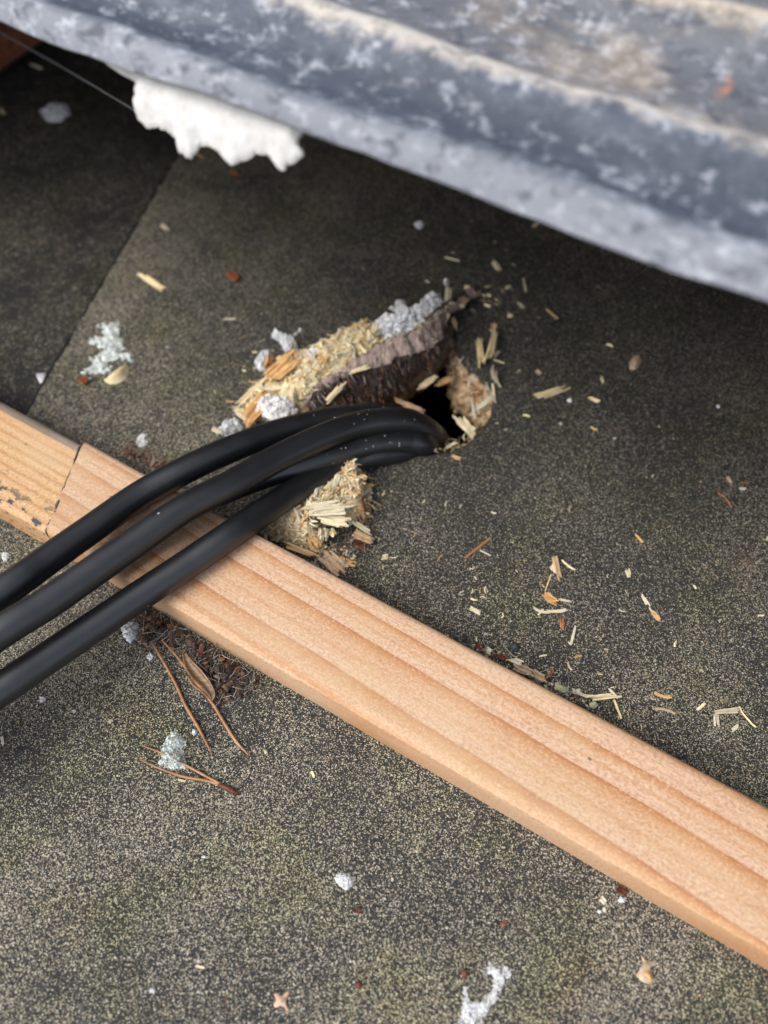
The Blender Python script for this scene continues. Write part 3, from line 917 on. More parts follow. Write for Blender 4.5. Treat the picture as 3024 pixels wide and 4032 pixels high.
FV = lambda x, y: (x * 1.8228, y * 1.8228)
def SF(a, b_, wd, label, **kw): return splinter(FV(*a), FV(*b_), wd * 1.82, label, group=kw.pop('group', G), **kw)
SF((303, 594), (353, 626), 13, 'yellowish flat splinter lying alone on the upper left felt')
SF((347, 486), (362, 498), 8, 'small cream splinter above the lone yellowish one')
SF((482, 690), (510, 689), 5, 'thin white splinter above the icy sawdust heap')
SF((408, 325), (440, 340), 4, 'pale twig below the white crust', mat=M_CHIP_TAN)
SF((1150, 492), (1166, 478), 6, 'pale splinter on the dark felt below the grey sheet')
SF((1064, 562), (1080, 588), 10, 'yellowish chip on the dark felt above the flap tip')
SF((960, 556), (994, 564), 5, 'thin yellow fibre high on the dark felt above the flap')
SF((1090, 625), (1104, 618), 6, 'small chip right of the flap tip, upper of three')
SF((1118, 652), (1132, 668), 7, 'small chip right of the flap tip, middle of three')
SF((1095, 684), (1108, 680), 9, 'small pale chip right of the flap tip, lowest of three')
SF((1130, 600), (1136, 632), 4, 'upright thin fibre right of the flap tip')
SF((1180, 668), (1206, 690), 5, 'tan splinter group crumb far right of the flap', mat=M_CHIP_TAN)
SF((974, 986), (997, 992), 8, 'orange tan splinter lying below the hole', mat=M_CHIP_TAN)
SF((1058, 705), (1074, 702), 10, 'brownish chip on felt above the tall splinter', mat=M_CHIP_TAN)
SF((1018, 858), (1026, 905), 5, 'hair of wood on the inner right wall of the hole', z0=-.002)
SF((494, 590), (516, 610), 16, 'rust red crumb on the upper felt beside the lap seam', mat=M_RUSTBIT, name='bark_flake', cat='bark')
SF((498, 370), (516, 380), 11, 'orange crumb just below the white crust', mat=M_RUSTBIT, name='bark_flake', cat='bark')
SF((170, 818), (188, 826), 15, 'orange crumb at the left foot of the greenish ice', mat=M_RUSTBIT, name='bark_flake', cat='bark', z0=.001)
SF((70, 140), (92, 150), 7, 'pale chip in the deep shade at the top left', z0=-.003)
SF((0, 235), (12, 250), 6, 'pale chip at the left frame edge in the shade', z0=-.003)
SF((766, 1964), (782, 1970), 12, 'brown bark crumb near the bottom edge', mat=M_RED, name='bark_flake', cat='bark')
SF((845, 1895), (850, 1902), 4, 'tiny fleck in the lower middle', mat=M_CREAM)
SF((420, 2086), (446, 2092), 5, 'small pale splinter at the bottom beside a crumb of ice')
SF((384, 1685), (402, 1688), 4, 'pale sliver lying across the lower felt', )
SF((672, 1665), (680, 1680), 6, 'small cream sliver left of the round ice blob')
SF((4, 1590), (8, 1612), 6, 'small pale chip at the left frame edge below the cables')
SF((236, 1555), (242, 1562), 8, 'round cream seed on the lower felt', mat=M_CREAM)

# hole rim splinters, standing on the chipboard
S6((-2, 605), (90, 692), 42, 'broad cream splinter stuck in the lower right of the hole', z0=-.003, z1=-.001)
S6((80, 575), (196, 492), 26, 'long pale splinter bridging the right wall of the hole', z0=-.004, z1=.0008)
splinter((1650, 1530), (1722, 1486), 22, 'pale splinter bent out of the far wall of the hole', z0=-.004, z1=-.003, group=G)
splinter((1700, 1478), (1722, 1488), 9, 'thin end of the splinter in the far wall of the hole', z0=-.002, z1=-.003, group=G)
splinter((1716, 1520), (1780, 1488), 24, 'broad tan splinter inside the far wall of the hole', z0=-.006, z1=-.005, mat=M_CHIP_TAN, group=G)
splinter((1560, 1580), (1665, 1622), 22, 'tan splinter pointing into the hole above the cables', z0=-.004, z1=-.006, mat=M_CHIP_TAN, group=G)
splinter((1670, 1775), (1705, 1765), 10, 'cream sliver on the lower rim of the hole beside the cables', group=G)
splinter((1705, 1752), (1716, 1778), 12, 'small white chip on the lower rim of the hole', group=G)
splinter((1760, 1762), (1800, 1740), 12, 'pale crumb at the lower rim of the hole, right end', group=G)

# ------------------------------------------------------------------ the torn flap of felt
C_in = [(500, 745), (600, 640), (720, 560), (860, 470), (980, 410), (1080, 370), (1170, 300), (1235, 250), (1395, 190)]
C_mid = [(510, 757), (615, 668), (730, 608), (880, 562), (985, 522), (1100, 490), (1190, 440), (1242, 296), (1402, 200)]
C_low = [(560, 815), (650, 780), (760, 772), (880, 748), (990, 672), (1095, 600), (1185, 515), (1252, 340), (1404, 208)]
C_out = [(380, 760), (430, 600), (560, 480), (740, 380), (880, 330), (1000, 330), (1120, 250), (1200, 220), (1385, 176)]
Z_in = [.0050, .0085, .0105, .0120, .0130, .0125, .0110, .0080, .0012]
Z_mid = [.0040, .0070, .0085, .0090, .0095, .0090, .0075, .0050, .0008]
Z_low = [.0010, .0005, -.0005, -.0020, -.0030, -.0030, -.0025, .0030, .0]
SUBN = 10
def row(C, Z):
    out = catmull([at(*z3(*c), z) for c, z in zip(C, Z)], SUBN)
    return [p + Vector((fbm(p, 260, 3, 4), fbm(p, 260, 3, 6), .8 * fbm(p, 260, 3, 8))) * .0011 for p in out]
r_out, r_in, r_mid, r_low = row(C_out, [-.0003] * 9), row(C_in, Z_in), row(C_mid, Z_mid), row(C_low, Z_low)
def loft(name, ra, rb, nrow, mat, parent, amp, nsc, bulge=0.0, seed=0):
    V, F = [], []
    m_ = len(ra)
    for j in range(nrow + 1):
        t = j / nrow
        for i in range(m_):
            p = ra[i].lerp(rb[i], t)
            p = p + Vector((0, 0, bulge * 4 * t * (1 - t)))
            k_ = amp if 0 < j < nrow else amp * .4
            p += Vector((fbm(p, nsc, 3, seed), fbm(p, nsc, 3, seed + 5), fbm(p, nsc, 3, seed + 9))) * k_
            V.append(p)
    for j in range(nrow):
        for i in range(m_ - 1):
            a = j * m_ + i
            F.append((a, a + m_, a + m_ + 1, a + 1))
    return mesh_obj(name, V, F, mat, parent)
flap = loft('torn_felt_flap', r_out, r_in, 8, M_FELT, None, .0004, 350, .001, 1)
tag(flap, 'raised lip of torn felt with a mauve edge and shredded dark underside', 'felt flap')
# torn rim: the mauve core of the felt seen along the lip
loft('torn_edge', r_in, r_mid, 9, M_MAUVE, flap, .0013, 420, .0010, 2)
loft('shredded_underside', r_mid, r_low, 9, M_SHRED, flap, .0016, 420, -.0004, 3)

def strands(name, specs, mats, parent=None, segs=3):
    """many thin tapered hairs joined in one mesh; specs: (points, radius, material index)"""
    V, F, mi = [], [], []
    for pts, r, k_ in specs:
        b0 = len(V)
        for i, p in enumerate(pts):
            rr = r * (1 - .75 * i / (len(pts) - 1))
            t = (pts[min(i + 1, len(pts) - 1)] - pts[max(i - 1, 0)])
            if t.length < 1e-9: t = Vector((0, 0, 1))
            t.normalize()
            a = t.orthogonal().normalized(); b_ = t.cross(a)
            for s in range(3):
                an = s * 2.094
                V.append(p + a * (rr * math.cos(an)) + b_ * (rr * math.sin(an)))
        for i in range(len(pts) - 1):
            for s in range(3):
                q = b0 + i * 3 + s; q2 = b0 + i * 3 + (s + 1) % 3
                F.append((q, q2, q2 + 3, q + 3)); mi.append(k_)
    return mesh_obj(name, V, F, None, parent, True, mats, mi)

specs = []
for _ in range(420):      # mauve fuzz along the lower side of the torn edge
    i = random.randrange(4, len(r_mid) - 8)
    t0 = random.uniform(.4, 1)
    p = r_in[i].lerp(r_mid[i], t0) + Vector((0, 0, .0006))
    d = (r_low[i] - r_mid[i]).normalized()
    L = random.uniform(.0006, .0024)
    q = p + d * L + Vector((random.uniform(-.5, .5), random.uniform(-.5, .1), random.uniform(-.2, .4))) * L * .8
    specs.append(([p, p.lerp(q, .5) + Vector((0, 0, .0003)), q], random.uniform(.00007, .00016), random.choice((0, 0, 0, 3))))
for _ in range(620):      # dark shreds hanging under it
    i = random.randrange(2, len(r_mid) - 12)
    t0 = random.uniform(0, .9)
    p = r_mid[i].lerp(r_low[i], t0) + Vector((0, -.0006, .0005))
    d = (r_low[i] - r_mid[i]).normalized()
    L = random.uniform(.001, .0045)
    q = p + (d + Vector((random.uniform(-.2, .7), random.uniform(-.7, .1), random.uniform(-.3, .35)))).normalized() * L
    k_ = random.choices((1, 2, 3), (.62, .30 if t0 > .45 else .10, .10))[0]
    specs.append(([p, p.lerp(q, .5) + Vector((random.uniform(-.3, .3), -.2, .2)) * L * .3, q], random.uniform(.0001, .00030), k_))
for _ in range(150):      # straw caught on the lip
    i = random.randrange(2, len(r_mid) - 6)
    p = r_in[i].lerp(r_mid[i], random.choice((random.uniform(-.1, .3), random.uniform(0, 1)))) + Vector((0, 0, .0009))
    L = random.uniform(.0008, .0030)
    dr = Vector((random.uniform(-1, 1), random.uniform(-1, 1), random.uniform(-.3, .7))).normalized()
    specs.append(([p, p + dr * L * .5, p + dr * L], random.uniform(.00012, .00030), 4))
fo = strands('torn_fibres', specs, [M_MAUVE, M_FIB_DARK, M_FIB_RUST, M_FIB_GREY, M_CHIP], flap)
fo['kind'] = 'stuff'

splinter(z3(615, 750), z3(712, 650), 20, 'cream splinter leaning across the shredded underside of the flap', z0=.006, z1=.0095, group=G)
splinter(z3(735, 600), z3(850, 560), 18, 'row of cream dust caught on the lip of the flap', z0=.0098, z1=.0108, group=G)
splinter(z3(1228, 240), z3(1235, 165), 24, 'white chip standing on the tip end of the flap', z0=.0085, z1=.0105, group=G)
splinter(z3(1225, 335), z3(1232, 290), 13, 'small white chip hanging off the flap near its tip', z0=.0060, z1=.0075, group=G)
splinter(z3(1250, 320), z3(1275, 385), 18, 'tan sliver dangling below the flap tip', z0=.004, z1=.001, mat=M_CHIP_TAN, group=G)
splinter(z3(1290, 245), z3(1330, 225), 34, 'brownish chip lying on the tip of the flap', z0=.0045, z1=.0035, mat=M_CHIP_TAN, group=G)
splinter(z3(1320, 205), z3(1370, 195), 36, 'reddish scrap of torn felt at the very tip of the flap', z0=.0030, z1=.0020, mat=M_MAUVE, group=G)
splinter(z3(1322, 160), z3(1330, 185), 20, 'cream crumb above the reddish scrap at the flap tip', z0=.003, group=G)
splinter(z3(1283, 262), z3(1315, 262), 24, 'cream chip just under the brownish chip on the flap tip', z0=.0035, group=G)
splinter(z3(1420, 205), z3(1450, 215), 14, 'greyish chip right beside the flap tip', z0=.0005, group=G)

B_FLAP = heap_surface(flap)
# ------------------------------------------------------------------ sawdust heaps
def world_poly(pts, conv, z=0): return [at(*conv(*p), z) for p in pts]
H1 = [at(*z3(x, y), z) for x, y, z in [(205, 850, 0), (165, 785, 0), (230, 700, 0), (300, 630, 0), (340, 560, .001), (440, 500, .002), (520, 455, .003), (600, 415, .004), (700, 365, .005), (800, 335, .005), (860, 335, .006), (885, 380, .009), (915, 440, .0120), (860, 472, .0120), (720, 562, .0108), (600, 645, .0088), (505, 745, .0052), (480, 830, .002), (330, 850, 0)]]
heap1 = lump('sawdust_heap', H1, .0042, .0050, .0008, M_SAWDUST, over=B_FLAP, rough=.5, nscale=420, seed=11, jag=.0009)
tag(heap1, 'pale crumbly sawdust heap above the torn felt lip, dotted with ice', 'sawdust')
H2 = world_poly([(560, 720), (700, 560), (900, 470), (1050, 350), (1290, 250), (1350, 300), (1385, 390), (1405, 470), (1400, 570), (1345, 650), (1250, 640), (1130, 640), (1080, 700), (1060, 780), (1110, 850), (1040, 880), (900, 850), (780, 800), (640, 750)], z4)
heap2 = lump('sawdust_heap', H2, .0090, .0042, .0008, M_SAWDUST_BROWN, rough=.30, nscale=330, seed=21, jag=.0007)
tag(heap2, 'brownish sawdust heap between the cables and the timber, with broken slivers', 'sawdust')

B1, B2 = heap_surface(heap1), heap_surface(heap2)

def crumbs(name, poly, bvh, n, parent, mats, smin, smax):
    V, F, mi = [], [], []
    x0, x1 = min(p.x for p in poly), max(p.x for p in poly); y0, y1 = min(p.y for p in poly), max(p.y for p in poly)
    k_ = 0
    while k_ < n:
        x, y = random.uniform(x0, x1), random.uniform(y0, y1)
        if not inside(poly, x, y): continue
        k_ += 1
        z = drop(bvh, x, y)
        L = random.uniform(smin, smax); wd = L * random.uniform(.25, .6); th = L * random.uniform(.15, .4)
        M = Matrix.Translation((x, y, z + random.uniform(0, .0006))) @ Matrix.Rotation(random.uniform(0, 6.3), 4, 'Z') @ Matrix.Rotation(random.uniform(-.8, .8), 4, 'Y') @ Matrix.Rotation(random.uniform(-.6, .6), 4, 'X')
        b0 = len(V)
        for cx, cy, cz in ((-.5, -.5, 0), (.4, -.4, 0), (.55, .4, 0), (-.4, .5, 0), (-.4, -.3, 1), (.5, -.2, .8), (.4, .4, 1), (-.5, .3, .8)):
            V.append(M @ Vector((cx * L, cy * wd, cz * th)))
        for f in ((0, 3, 2, 1), (4, 5, 6, 7), (0, 1, 5, 4), (1, 2, 6, 5), (2, 3, 7, 6), (3, 0, 4, 7)):
            F.append(tuple(b0 + q for q in f)); mi.append(len(V) % len(mats) if False else k_ % len(mats))
    o = mesh_obj(name, V, F, None, parent, False, mats, mi)
    o['kind'] = 'stuff'
    return o
crumbs('crumbs', H1, B1, 750, heap1, [M_CHIP, M_SAWDUST, M_CHIP, M_CHIP_TAN], .0007, .0022)
crumbs('crumbs', H2, B2, 420, heap2, [M_CHIP, M_SAWDUST_BROWN, M_CHIP_TAN], .0006, .0018)

variants = {m_.name: [splinter_mesh('wood_splinter', L, L * random.uniform(.10, .24), L * .07, 500 + q, m_, random.uniform(-.06, .06))
            for q, L in enumerate((.0026, .0032, .0038, .0046, .0054, .0030, .0042))] for m_ in (M_CHIP, M_CHIP_TAN)}
def lab1(x, y, tan, s):
    f = (Vector((x, y, 0)) - H1[0]).dot(H1[15 - 5] - H1[0]) / (H1[10] - H1[0]).length_squared
    where = 'near the top cable at the foot of' if f < .33 else 'around the orange bark sliver in the middle of' if f < .62 else 'toward the ice crystals at the far end of'
    return ('tan' if tan else 'long pale' if s > 1.15 else 'short pale') + ' splinter ' + where + ' the upper sawdust heap'
def lab2(x, y, tan, s):
    f = (Vector((x, y, 0)) - H2[0]).dot(H2[7] - H2[0]) / (H2[7] - H2[0]).length_squared
    where = 'beside the timber at the left of' if f < .4 else 'in the middle of' if f < .72 else 'at the right rim of'
    return ('brown' if tan else 'buff') + ' splinter ' + where + ' the lower sawdust heap'
def scatter_splinters(poly, bvh, n, label, group, tan):
    x0, x1 = min(p.x for p in poly), max(p.x for p in poly); y0, y1 = min(p.y for p in poly), max(p.y for p in poly)
    k_ = 0
    while k_ < n:
        x, y = random.uniform(x0, x1), random.uniform(y0, y1)
        if not inside(poly, x, y): continue
        k_ += 1
        m_ = M_CHIP_TAN if random.random() < tan else M_CHIP
        o = bpy.data.objects.new('wood_splinter', random.choice(variants[m_.name])); COL.objects.link(o)
        o.location = (x, y, drop(bvh, x, y) + .0003)
        o.rotation_euler = (random.uniform(-.5, .5), random.uniform(-.55, .35), random.gauss(.9, .9))
        s = random.uniform(.7, 1.6)
        o.scale = (s, s, s)
        tag(o, label(x, y, m_ is M_CHIP_TAN, s), 'splinter', group)
scatter_splinters(H1, B1, 170, lab1, 'splinters of the upper sawdust heap', .10)
scatter_splinters(H2, B2, 110, lab2, 'splinters of the lower sawdust heap', .25)

cl = lump('chipboard_lump', [at(*z4(x, y), .004) for x, y in [(1150, 350), (1285, 252), (1345, 290), (1385, 380), (1402, 520), (1372, 620), (1300, 600), (1225, 500)]], .0085, .0028, .0007, M_CHIPBOARD, rough=.30, nscale=700, seed=41, jag=.0006)
tag(cl, 'pale porous lump of chipboard on the right of the lower heap', 'chipboard')

def straw(parent, poly, bvh, n, lmin, lmax, mats, wts, bias=0):
    specs = []
    x0, x1 = min(p.x for p in poly), max(p.x for p in poly); y0, y1 = min(p.y for p in poly), max(p.y for p in poly)
    while len(specs) < n:
        x, y = random.uniform(x0, x1), random.uniform(y0, y1)
        if not inside(poly, x, y): continue
        p = Vector((x, y, drop(bvh, x, y) + .0002)); L = random.uniform(lmin, lmax); a = random.gauss(.8, 1.0) + random.choice((0, math.pi))
        q = p + Vector((math.cos(a) * L, math.sin(a) * L, random.uniform(-.20, .14) * L))
        m2 = (p + q) / 2 + Vector((random.uniform(-.07, .07), random.uniform(-.07, .07), random.uniform(0, .08))) * L
        specs.append(([p, m2, q], random.uniform(.00018, .00050), random.choices(range(len(mats)), wts)[0]))
    o = strands('straw_fibres', specs, mats, parent); o['kind'] = 'stuff'
straw(heap1, H1, B1, 340, .0014, .0048, [M_CHIP, M_CHIP_TAN, M_CREAM], (6, 1, 2))
straw(heap2, H2, B2, 240, .0014, .0048, [M_CHIP, M_CHIP_TAN, M_SAWDUST_BROWN], (6, 2, 2))
# frayed wood standing round the rim of the hole on the right
specs = []
for _ in range(340):
    p = random.choice(hole)
    if (p - hole_c).x < .004 and (p - hole_c).y > -.012: continue
    if (p - hole_c).y > .022: continue
    d = (p - hole_c).normalized(); z = random.uniform(-.012, -.0005)
    p0 = p - d * (random.uniform(-.0004, .0030) + max(0, -z - .003) * .25) + Vector((0, 0, z))
    L = random.uniform(.0010, .0040)
    dr = (Vector((random.uniform(-1, 1), random.uniform(-1, 1), random.uniform(-.4, .8))) - d * .35).normalized()
    specs.append(([p0, p0 + dr * L * .5 + Vector((0, 0, .0002)), p0 + dr * L], random.uniform(.00012, .00040), random.choices((0, 1, 2), (6, 2, 1))[0]))
o = strands('frayed_rim', specs, [M_CHIP, M_CHIP_TAN, M_CREAM], felt); o['kind'] = 'stuff'

# larger pieces of the heaps
splinter(z3(195, 860), z3(330, 700), 62, 'orange sliver half under ice at the foot of the upper heap', z0=.003, z1=.006, mat=M_CHIP_ORANGE, group=G, th=.0007, blunt=.8)
splinter(z3(320, 640), z3(475, 505), 70, 'broad orange bark sliver rising from the left of the upper heap', z0=.006, z1=.0095, mat=M_CHIP_ORANGE, group=G, th=.0007, blunt=.75)
splinter(z3(320, 600), z3(345, 500), 30, 'small upright orange spike behind the broad orange sliver', z0=.004, z1=.007, mat=M_CHIP_ORANGE, group=G, blunt=.15)
splinter(z3(325, 575), z3(350, 560), 34, 'dark red bark knob beside the orange spike', z0=.005, mat=M_RED, group=G)
splinter(z3(165, 775), z3(310, 625), 18, 'long yellow sliver along the left rim of the upper heap', z0=.002, z1=.005, group=G)
splinter(z3(690, 590), z3(590, 545), 22, 'cream sliver on the heap just above the flap lip', z0=.0098, z1=.0090, group=G)
splinter(z3(40, 875), z3(95, 905), 20, 'pale splinter on ice at the edge of the upper cable', z0=.002, group=G)
splinter(z4(930, 580), z4(1242, 545), 60, 'large pale splinter lying across the lower heap', z0=.0105, z1=.0110, group=G, th=.0008)
splinter(z4(1010, 625), z4(1240, 668), 42, 'second large splinter, parallel below the biggest on the lower heap', z0=.0095, z1=.0085, group=G, th=.0008)
splinter(z4(1060, 690), z4(1060, 780), 40, 'ragged white stub at the lower front of the heap', z0=.0065, z1=.0035, group=G)
splinter(z4(1100, 700), z4(1135, 755), 24, 'frayed white wisp below the second large splinter', z0=.006, z1=.004, group=G)
splinter(z4(1270, 735), z4(1432, 808), 32, 'tan sliver sticking out to the right of the lower heap', z0=.004, z1=.0015, mat=M_CHIP_TAN, group=G)
splinter(z4(1250, 640), z4(1400, 735), 20, 'pale sliver over the right side of the lower heap', z0=.007, z1=.002, group=G)
splinter(z4(1050, 880), z4(1225, 1040), 62, 'flat tan sliver lying between the lower heap and the timber', z0=.0006, z1=.0004, mat=M_CHIP_TAN, group=G)
splinter(z4(1165, 930), z4(1295, 968), 26, 'small tan sliver right of the flat one by the timber', mat=M_CHIP_TAN, group=G)
splinter(z4(1475, 918), z4(1540, 900), 20, 'cream splinter alone to the right of the lower heap', group=G)
splinter(z4(760, 815), z4(1000, 905), 24, 'long brown bark strip at the near foot of the lower heap', z0=.005, z1=.002, mat=M_CHIP_TAN, group=G)
splinter(z4(800, 600), z4(900, 545), 60, 'brown rough block of chipboard below the lowest cable', z0=.009, mat=M_CHIP_TAN, group=G, th=.0008)
splinter(z4(960, 760), z4(1030, 850), 46, 'splintered brown block at the front of the lower heap', z0=.0055, z1=.003, mat=M_CHIP_TAN, group=G, th=.0008)
splinter(z4(1270, 800), z4(1370, 830), 40, 'dark brown flake under the tan sliver of the lower heap', z0=.0004, mat=M_RED, group=G)

# ------------------------------------------------------------------ ice
def ice(label, pts, conv, height, n_shard, mat=None, z=-.0002, seed=0, rim=None, over=None):
    mat = mat or M_ICE
    poly = [at(*conv(p[0], p[1]), p[2] if len(p) > 2 else max(z, 0)) for p in pts]
    size = math.sqrt(abs(sum(poly[i].x * poly[i - 1].y - poly[i - 1].x * poly[i].y for i in range(len(poly)))) / 2)
    o = lump('ice_clump', poly, height * .55, rim or size * .25, max(.0004, size * .055), mat, base=0 if over else z, over=over, rough=.8, nscale=1900, seed=seed, jag=size * .05, flat=True)
    rg = random.Random(seed)
    V, F = [], []
    x0, x1 = min(p.x for p in poly), max(p.x for p in poly); y0, y1 = min(p.y for p in poly), max(p.y for p in poly)
    k_ = 0
    tries = 0
    while k_ < n_shard * 2 and tries < 8000:
        tries += 1
        x, y = rg.uniform(x0, x1), rg.uniform(y0, y1)
        if not inside(poly, x, y): continue
        k_ += 1
        s = size * rg.uniform(.018, .075)
        zz = (drop(over, x, y) if over else z) + height * rg.uniform(.1, .65) * smooth(0, size * .2, edge_dist(poly, x, y))
        M = Matrix.Translation((x, y, zz)) @ Matrix.Rotation(rg.uniform(0, 6.28), 4, 'Z') @ Matrix.Rotation(rg.uniform(-1.2, 1.2), 4, 'X')
        b0 = len(V)
        for q in ((1, 0, 0), (-1, 0, 0), (0, 1, 0), (0, -1, 0), (0, 0, 1), (0, 0, -1)):
            k2 = rg.uniform(.6, 1.3)
            V.append(M @ Vector((q[0] * s * k2, q[1] * s * k2 * .7, q[2] * s * k2 * .8)))
        for f in ((0, 2, 4), (2, 1, 4), (1, 3, 4), (3, 0, 4), (2, 0, 5), (1, 2, 5), (3, 1, 5), (0, 3, 5)):
            F.append(tuple(b0 + i for i in f))
    sh = mesh_obj('ice_crystals', V, F, mat, o, False)
    sh['kind'] = 'stuff'
    tag(o, label, 'ice', 'bits of ice on the roof felt and heaps')
    return o
z9 = lambda x, y: (250 + x * .2411, 1200 + y * .2411)
ice('greenish flat slab of ice on the left felt beside the lap seam', [(560, 320), (740, 250), (935, 260), (950, 400), (1030, 680), (1000, 740), (1120, 790), (1170, 970), (1050, 960), (880, 900), (780, 960), (790, 1150), (640, 1160), (440, 1220), (220, 1120), (420, 960), (420, 830), (600, 740), (370, 630), (430, 520), (620, 490)], z9, .0020, 40, M_ICE_GREEN, seed=1)
gr = lump('cream_shell', world_poly([(590, 1200), (700, 1190), (820, 1080), (950, 1000), (1080, 970), (1100, 1060), (1050, 1200), (950, 1290), (800, 1330), (680, 1300)], z9), .0032, .003, .0007, M_GRUB, rough=.05, seed=5)
tag(gr, 'smooth cream shell like piece curled under the greenish ice slab', 'shell')
zA = lambda x, y: (1000 + x * .3014, 1150 + y * .3014)
ice('forked ice clump above the orange bark sliver of the heap', [(190, 590), (300, 490), (370, 560), (480, 590), (590, 470), (640, 490), (520, 590), (580, 680), (580, 780), (450, 830), (350, 730), (330, 660), (240, 610)], zA, .0055, 60, seed=2)
ice('ice clump on the left rim of the upper sawdust heap', [(0, 900), (110, 770), (220, 790), (260, 850), (220, 930), (150, 1020), (80, 1060), (20, 990)], zA, .0045, 40, seed=3)
ice('pinkish melting ice over the foot of the upper heap by the top cable', [(330, 700), (430, 720), (470, 780), (440, 850), (330, 830), (260, 790), (250, 730)], z3, .0045, 60, z=.0045, seed=4)
ice('ice crumbs beside the top cable at the near end of the heap', [(60, 890), (120, 830), (180, 830), (210, 870), (120, 925)], z3, .004, 40, seed=5)
ice('small ice patch lying on top of the upper heap', [(545, 465), (600, 470), (620, 510), (560, 570), (500, 600), (470, 540)], z3, .003, 30, z=.0070, seed=6)
ice('tallest ice crystals behind the middle of the torn flap', [(940, 190, .008), (990, 165, .006), (1040, 215, .006), (1060, 250, .006), (1110, 180, .004), (1150, 155, .003), (1200, 180, .003), (1205, 235, .0085), (1150, 290, .0105), (1095, 345, .0125), (1050, 375, .0128), (960, 410, .0130), (890, 430, .0125), (860, 350, .006), (870, 300, .005), (960, 300, .008), (1000, 250, .008)], z3, .0085, 200, z=.006, seed=7, over=B_FLAP)
ice('speck of ice above the torn flap tip', [(1205, 130), (1225, 120), (1240, 140), (1230, 165), (1210, 160)], z3, .002, 10, seed=8)
ice('greenish ice lump lying over the pair of crossed pine needles', [(705, 570), (745, 515), (790, 545), (812, 575), (790, 600), (800, 640), (815, 690), (760, 695), (700, 690), (670, 660), (700, 640), (690, 610)], z7, .0045, 90, M_ICE_GREEN, seed=9)
ice('round ice blob alone on the lower felt', [(1438, 1160), (1465, 1130), (1510, 1140), (1535, 1170), (1520, 1200), (1490, 1218), (1460, 1195)], z7, .0028, 60, seed=10)
ice('ice under the lowest cable at the near timber edge', [(520, 80), (560, 40), (610, 60), (590, 120), (565, 150), (535, 130)], z7, .0035, 50, seed=11)
ice('forked strip of clear ice at the bottom frame edge', [(420, 1580), (450, 1520), (510, 1525), (545, 1550), (565, 1580), (530, 1610), (500, 1680), (460, 1730), (420, 1800), (300, 1850), (330, 1740), (345, 1620), (365, 1620), (375, 1690), (410, 1690), (470, 1620), (465, 1580)], z8, .0013, 170, M_ICE_CLEAR, seed=12, rim=.0012)
ice('pale ice fleck in shade on the lower left sheet', [(150, 430), (200, 390), (270, 400), (290, 440), (240, 480), (180, 480)], z1, .002, 20, z=-.0055, seed=13)
ice('ice fleck at the left end of the lap seam', [(64, 786), (84, 784), (90, 800), (72, 806)], FV, .0015, 12, z=-.0054, seed=14)
ice('ice fleck on dark felt below the grey sheet', [(892, 482), (905, 474), (920, 484), (912, 498), (898, 494)], FV, .0015, 12, seed=15)
small_ice = [((765, 2883), 30, 'ice fleck between the two long needles'), ((802, 3375), 22, 'tiny ice fleck left of the round ice blob'), ((292, 2801), 18, 'tiny ice fleck below the lowest cable'),
             ((590, 2587), 36, 'ice fleck at the tip of the left long needle'), ((600, 3900), 34, 'ice fleck in the lower left corner area'), ((785, 3905), 22, 'ice fleck right of the lower left one'),
             ((2446, 3544), 36, 'ice bit beside the dark red bark under the timber'), ((2360, 3590), 24, 'faint ice bit left of the dark red bark'), ((165, 2755), 34, 'ice bit below the cables at the left'),
             ((885, 3035), 20, 'ice grain right of the greenish lump'), ((2243, 1576), 24, 'ice crumb right of the largest lone splinter'), ((782, 3785), 24, 'ice grain near the bottom middle left'),
             ((2828, 1600), 20, 'ice grain on the far right felt'), ((560, 1735), 60, 'ice by the fibre litter above the left timber'), ((1338, 1300), 24, 'ice grain behind the upper heap'),
             ((20, 2190), 40, 'ice bit at the left frame edge below the old timber')]
for q, ((x, y), s, lab) in enumerate(small_ice):
    pts = [(x + s * random.uniform(.35, .6) * math.cos(a), y + s * random.uniform(.35, .6) * math.sin(a)) for a in np.linspace(0, 6.28, 8)[:-1]]
    ice(lab, pts, lambda a, b_: (a, b_), .0013, 10, seed=40 + q)

# ------------------------------------------------------------------ needles, leaf, bracts
def needle(pts, wpx, label, tip=.35, z=.0009):
    P = [at(x, y, z + dz) for x, y, dz in pts]
    r = wpx * .5 * px_len(pts[0][0], pts[0][1])
    P = catmull(P, 8)
    o = tube('pine_needle', P, r, M_NEEDLE, 8, taper=lambda t: (1 - (1 - tip) * abs(2 * t - 1) ** 4))
    tag(o, label, 'pine needle', 'dry pine needles on the felt')
    return o
zB = lambda x, y: (500 + x * .3617, 2400 + y * .3617)
def zBn(x, y, dz=0): a = zB(x, y); return (a[0], a[1], dz)
needle([zBn(265, 345, .002), zBn(380, 540, .001), zBn(520, 790), zBn(640, 1050), zBn(780, 1290), zBn(930, 1580)], 13, 'long straight brown pine needle, left one of the two below the timber')
needle([zBn(380, 330, .002), zBn(560, 530, .0015), zBn(740, 770, .001), zBn(930, 1020), zBn(1080, 1270), zBn(1200, 1450), zBn(1325, 1580)], 13, 'long bent brown pine needle running under the curled leaf')
fas = empty('pine_needle', at(*zB(1190, 1990), 0))
tag(fas, 'V shaped pair of pine needles joined at one end, under greenish ice', 'pine needle', 'dry pine needles on the felt')
def npart(name, pts, wpx, taper, mat):
    r = wpx * .5 * px_len(700, 3000)
    P = [at(x, y, .0009 + dz) - fas.location for x, y, dz in pts]
    return tube(name, catmull(P, 8), r, mat, 8, fas, taper)
tp = lambda t: .45 + .55 * min(1, t * 3) * (1 if t < .9 else .9)
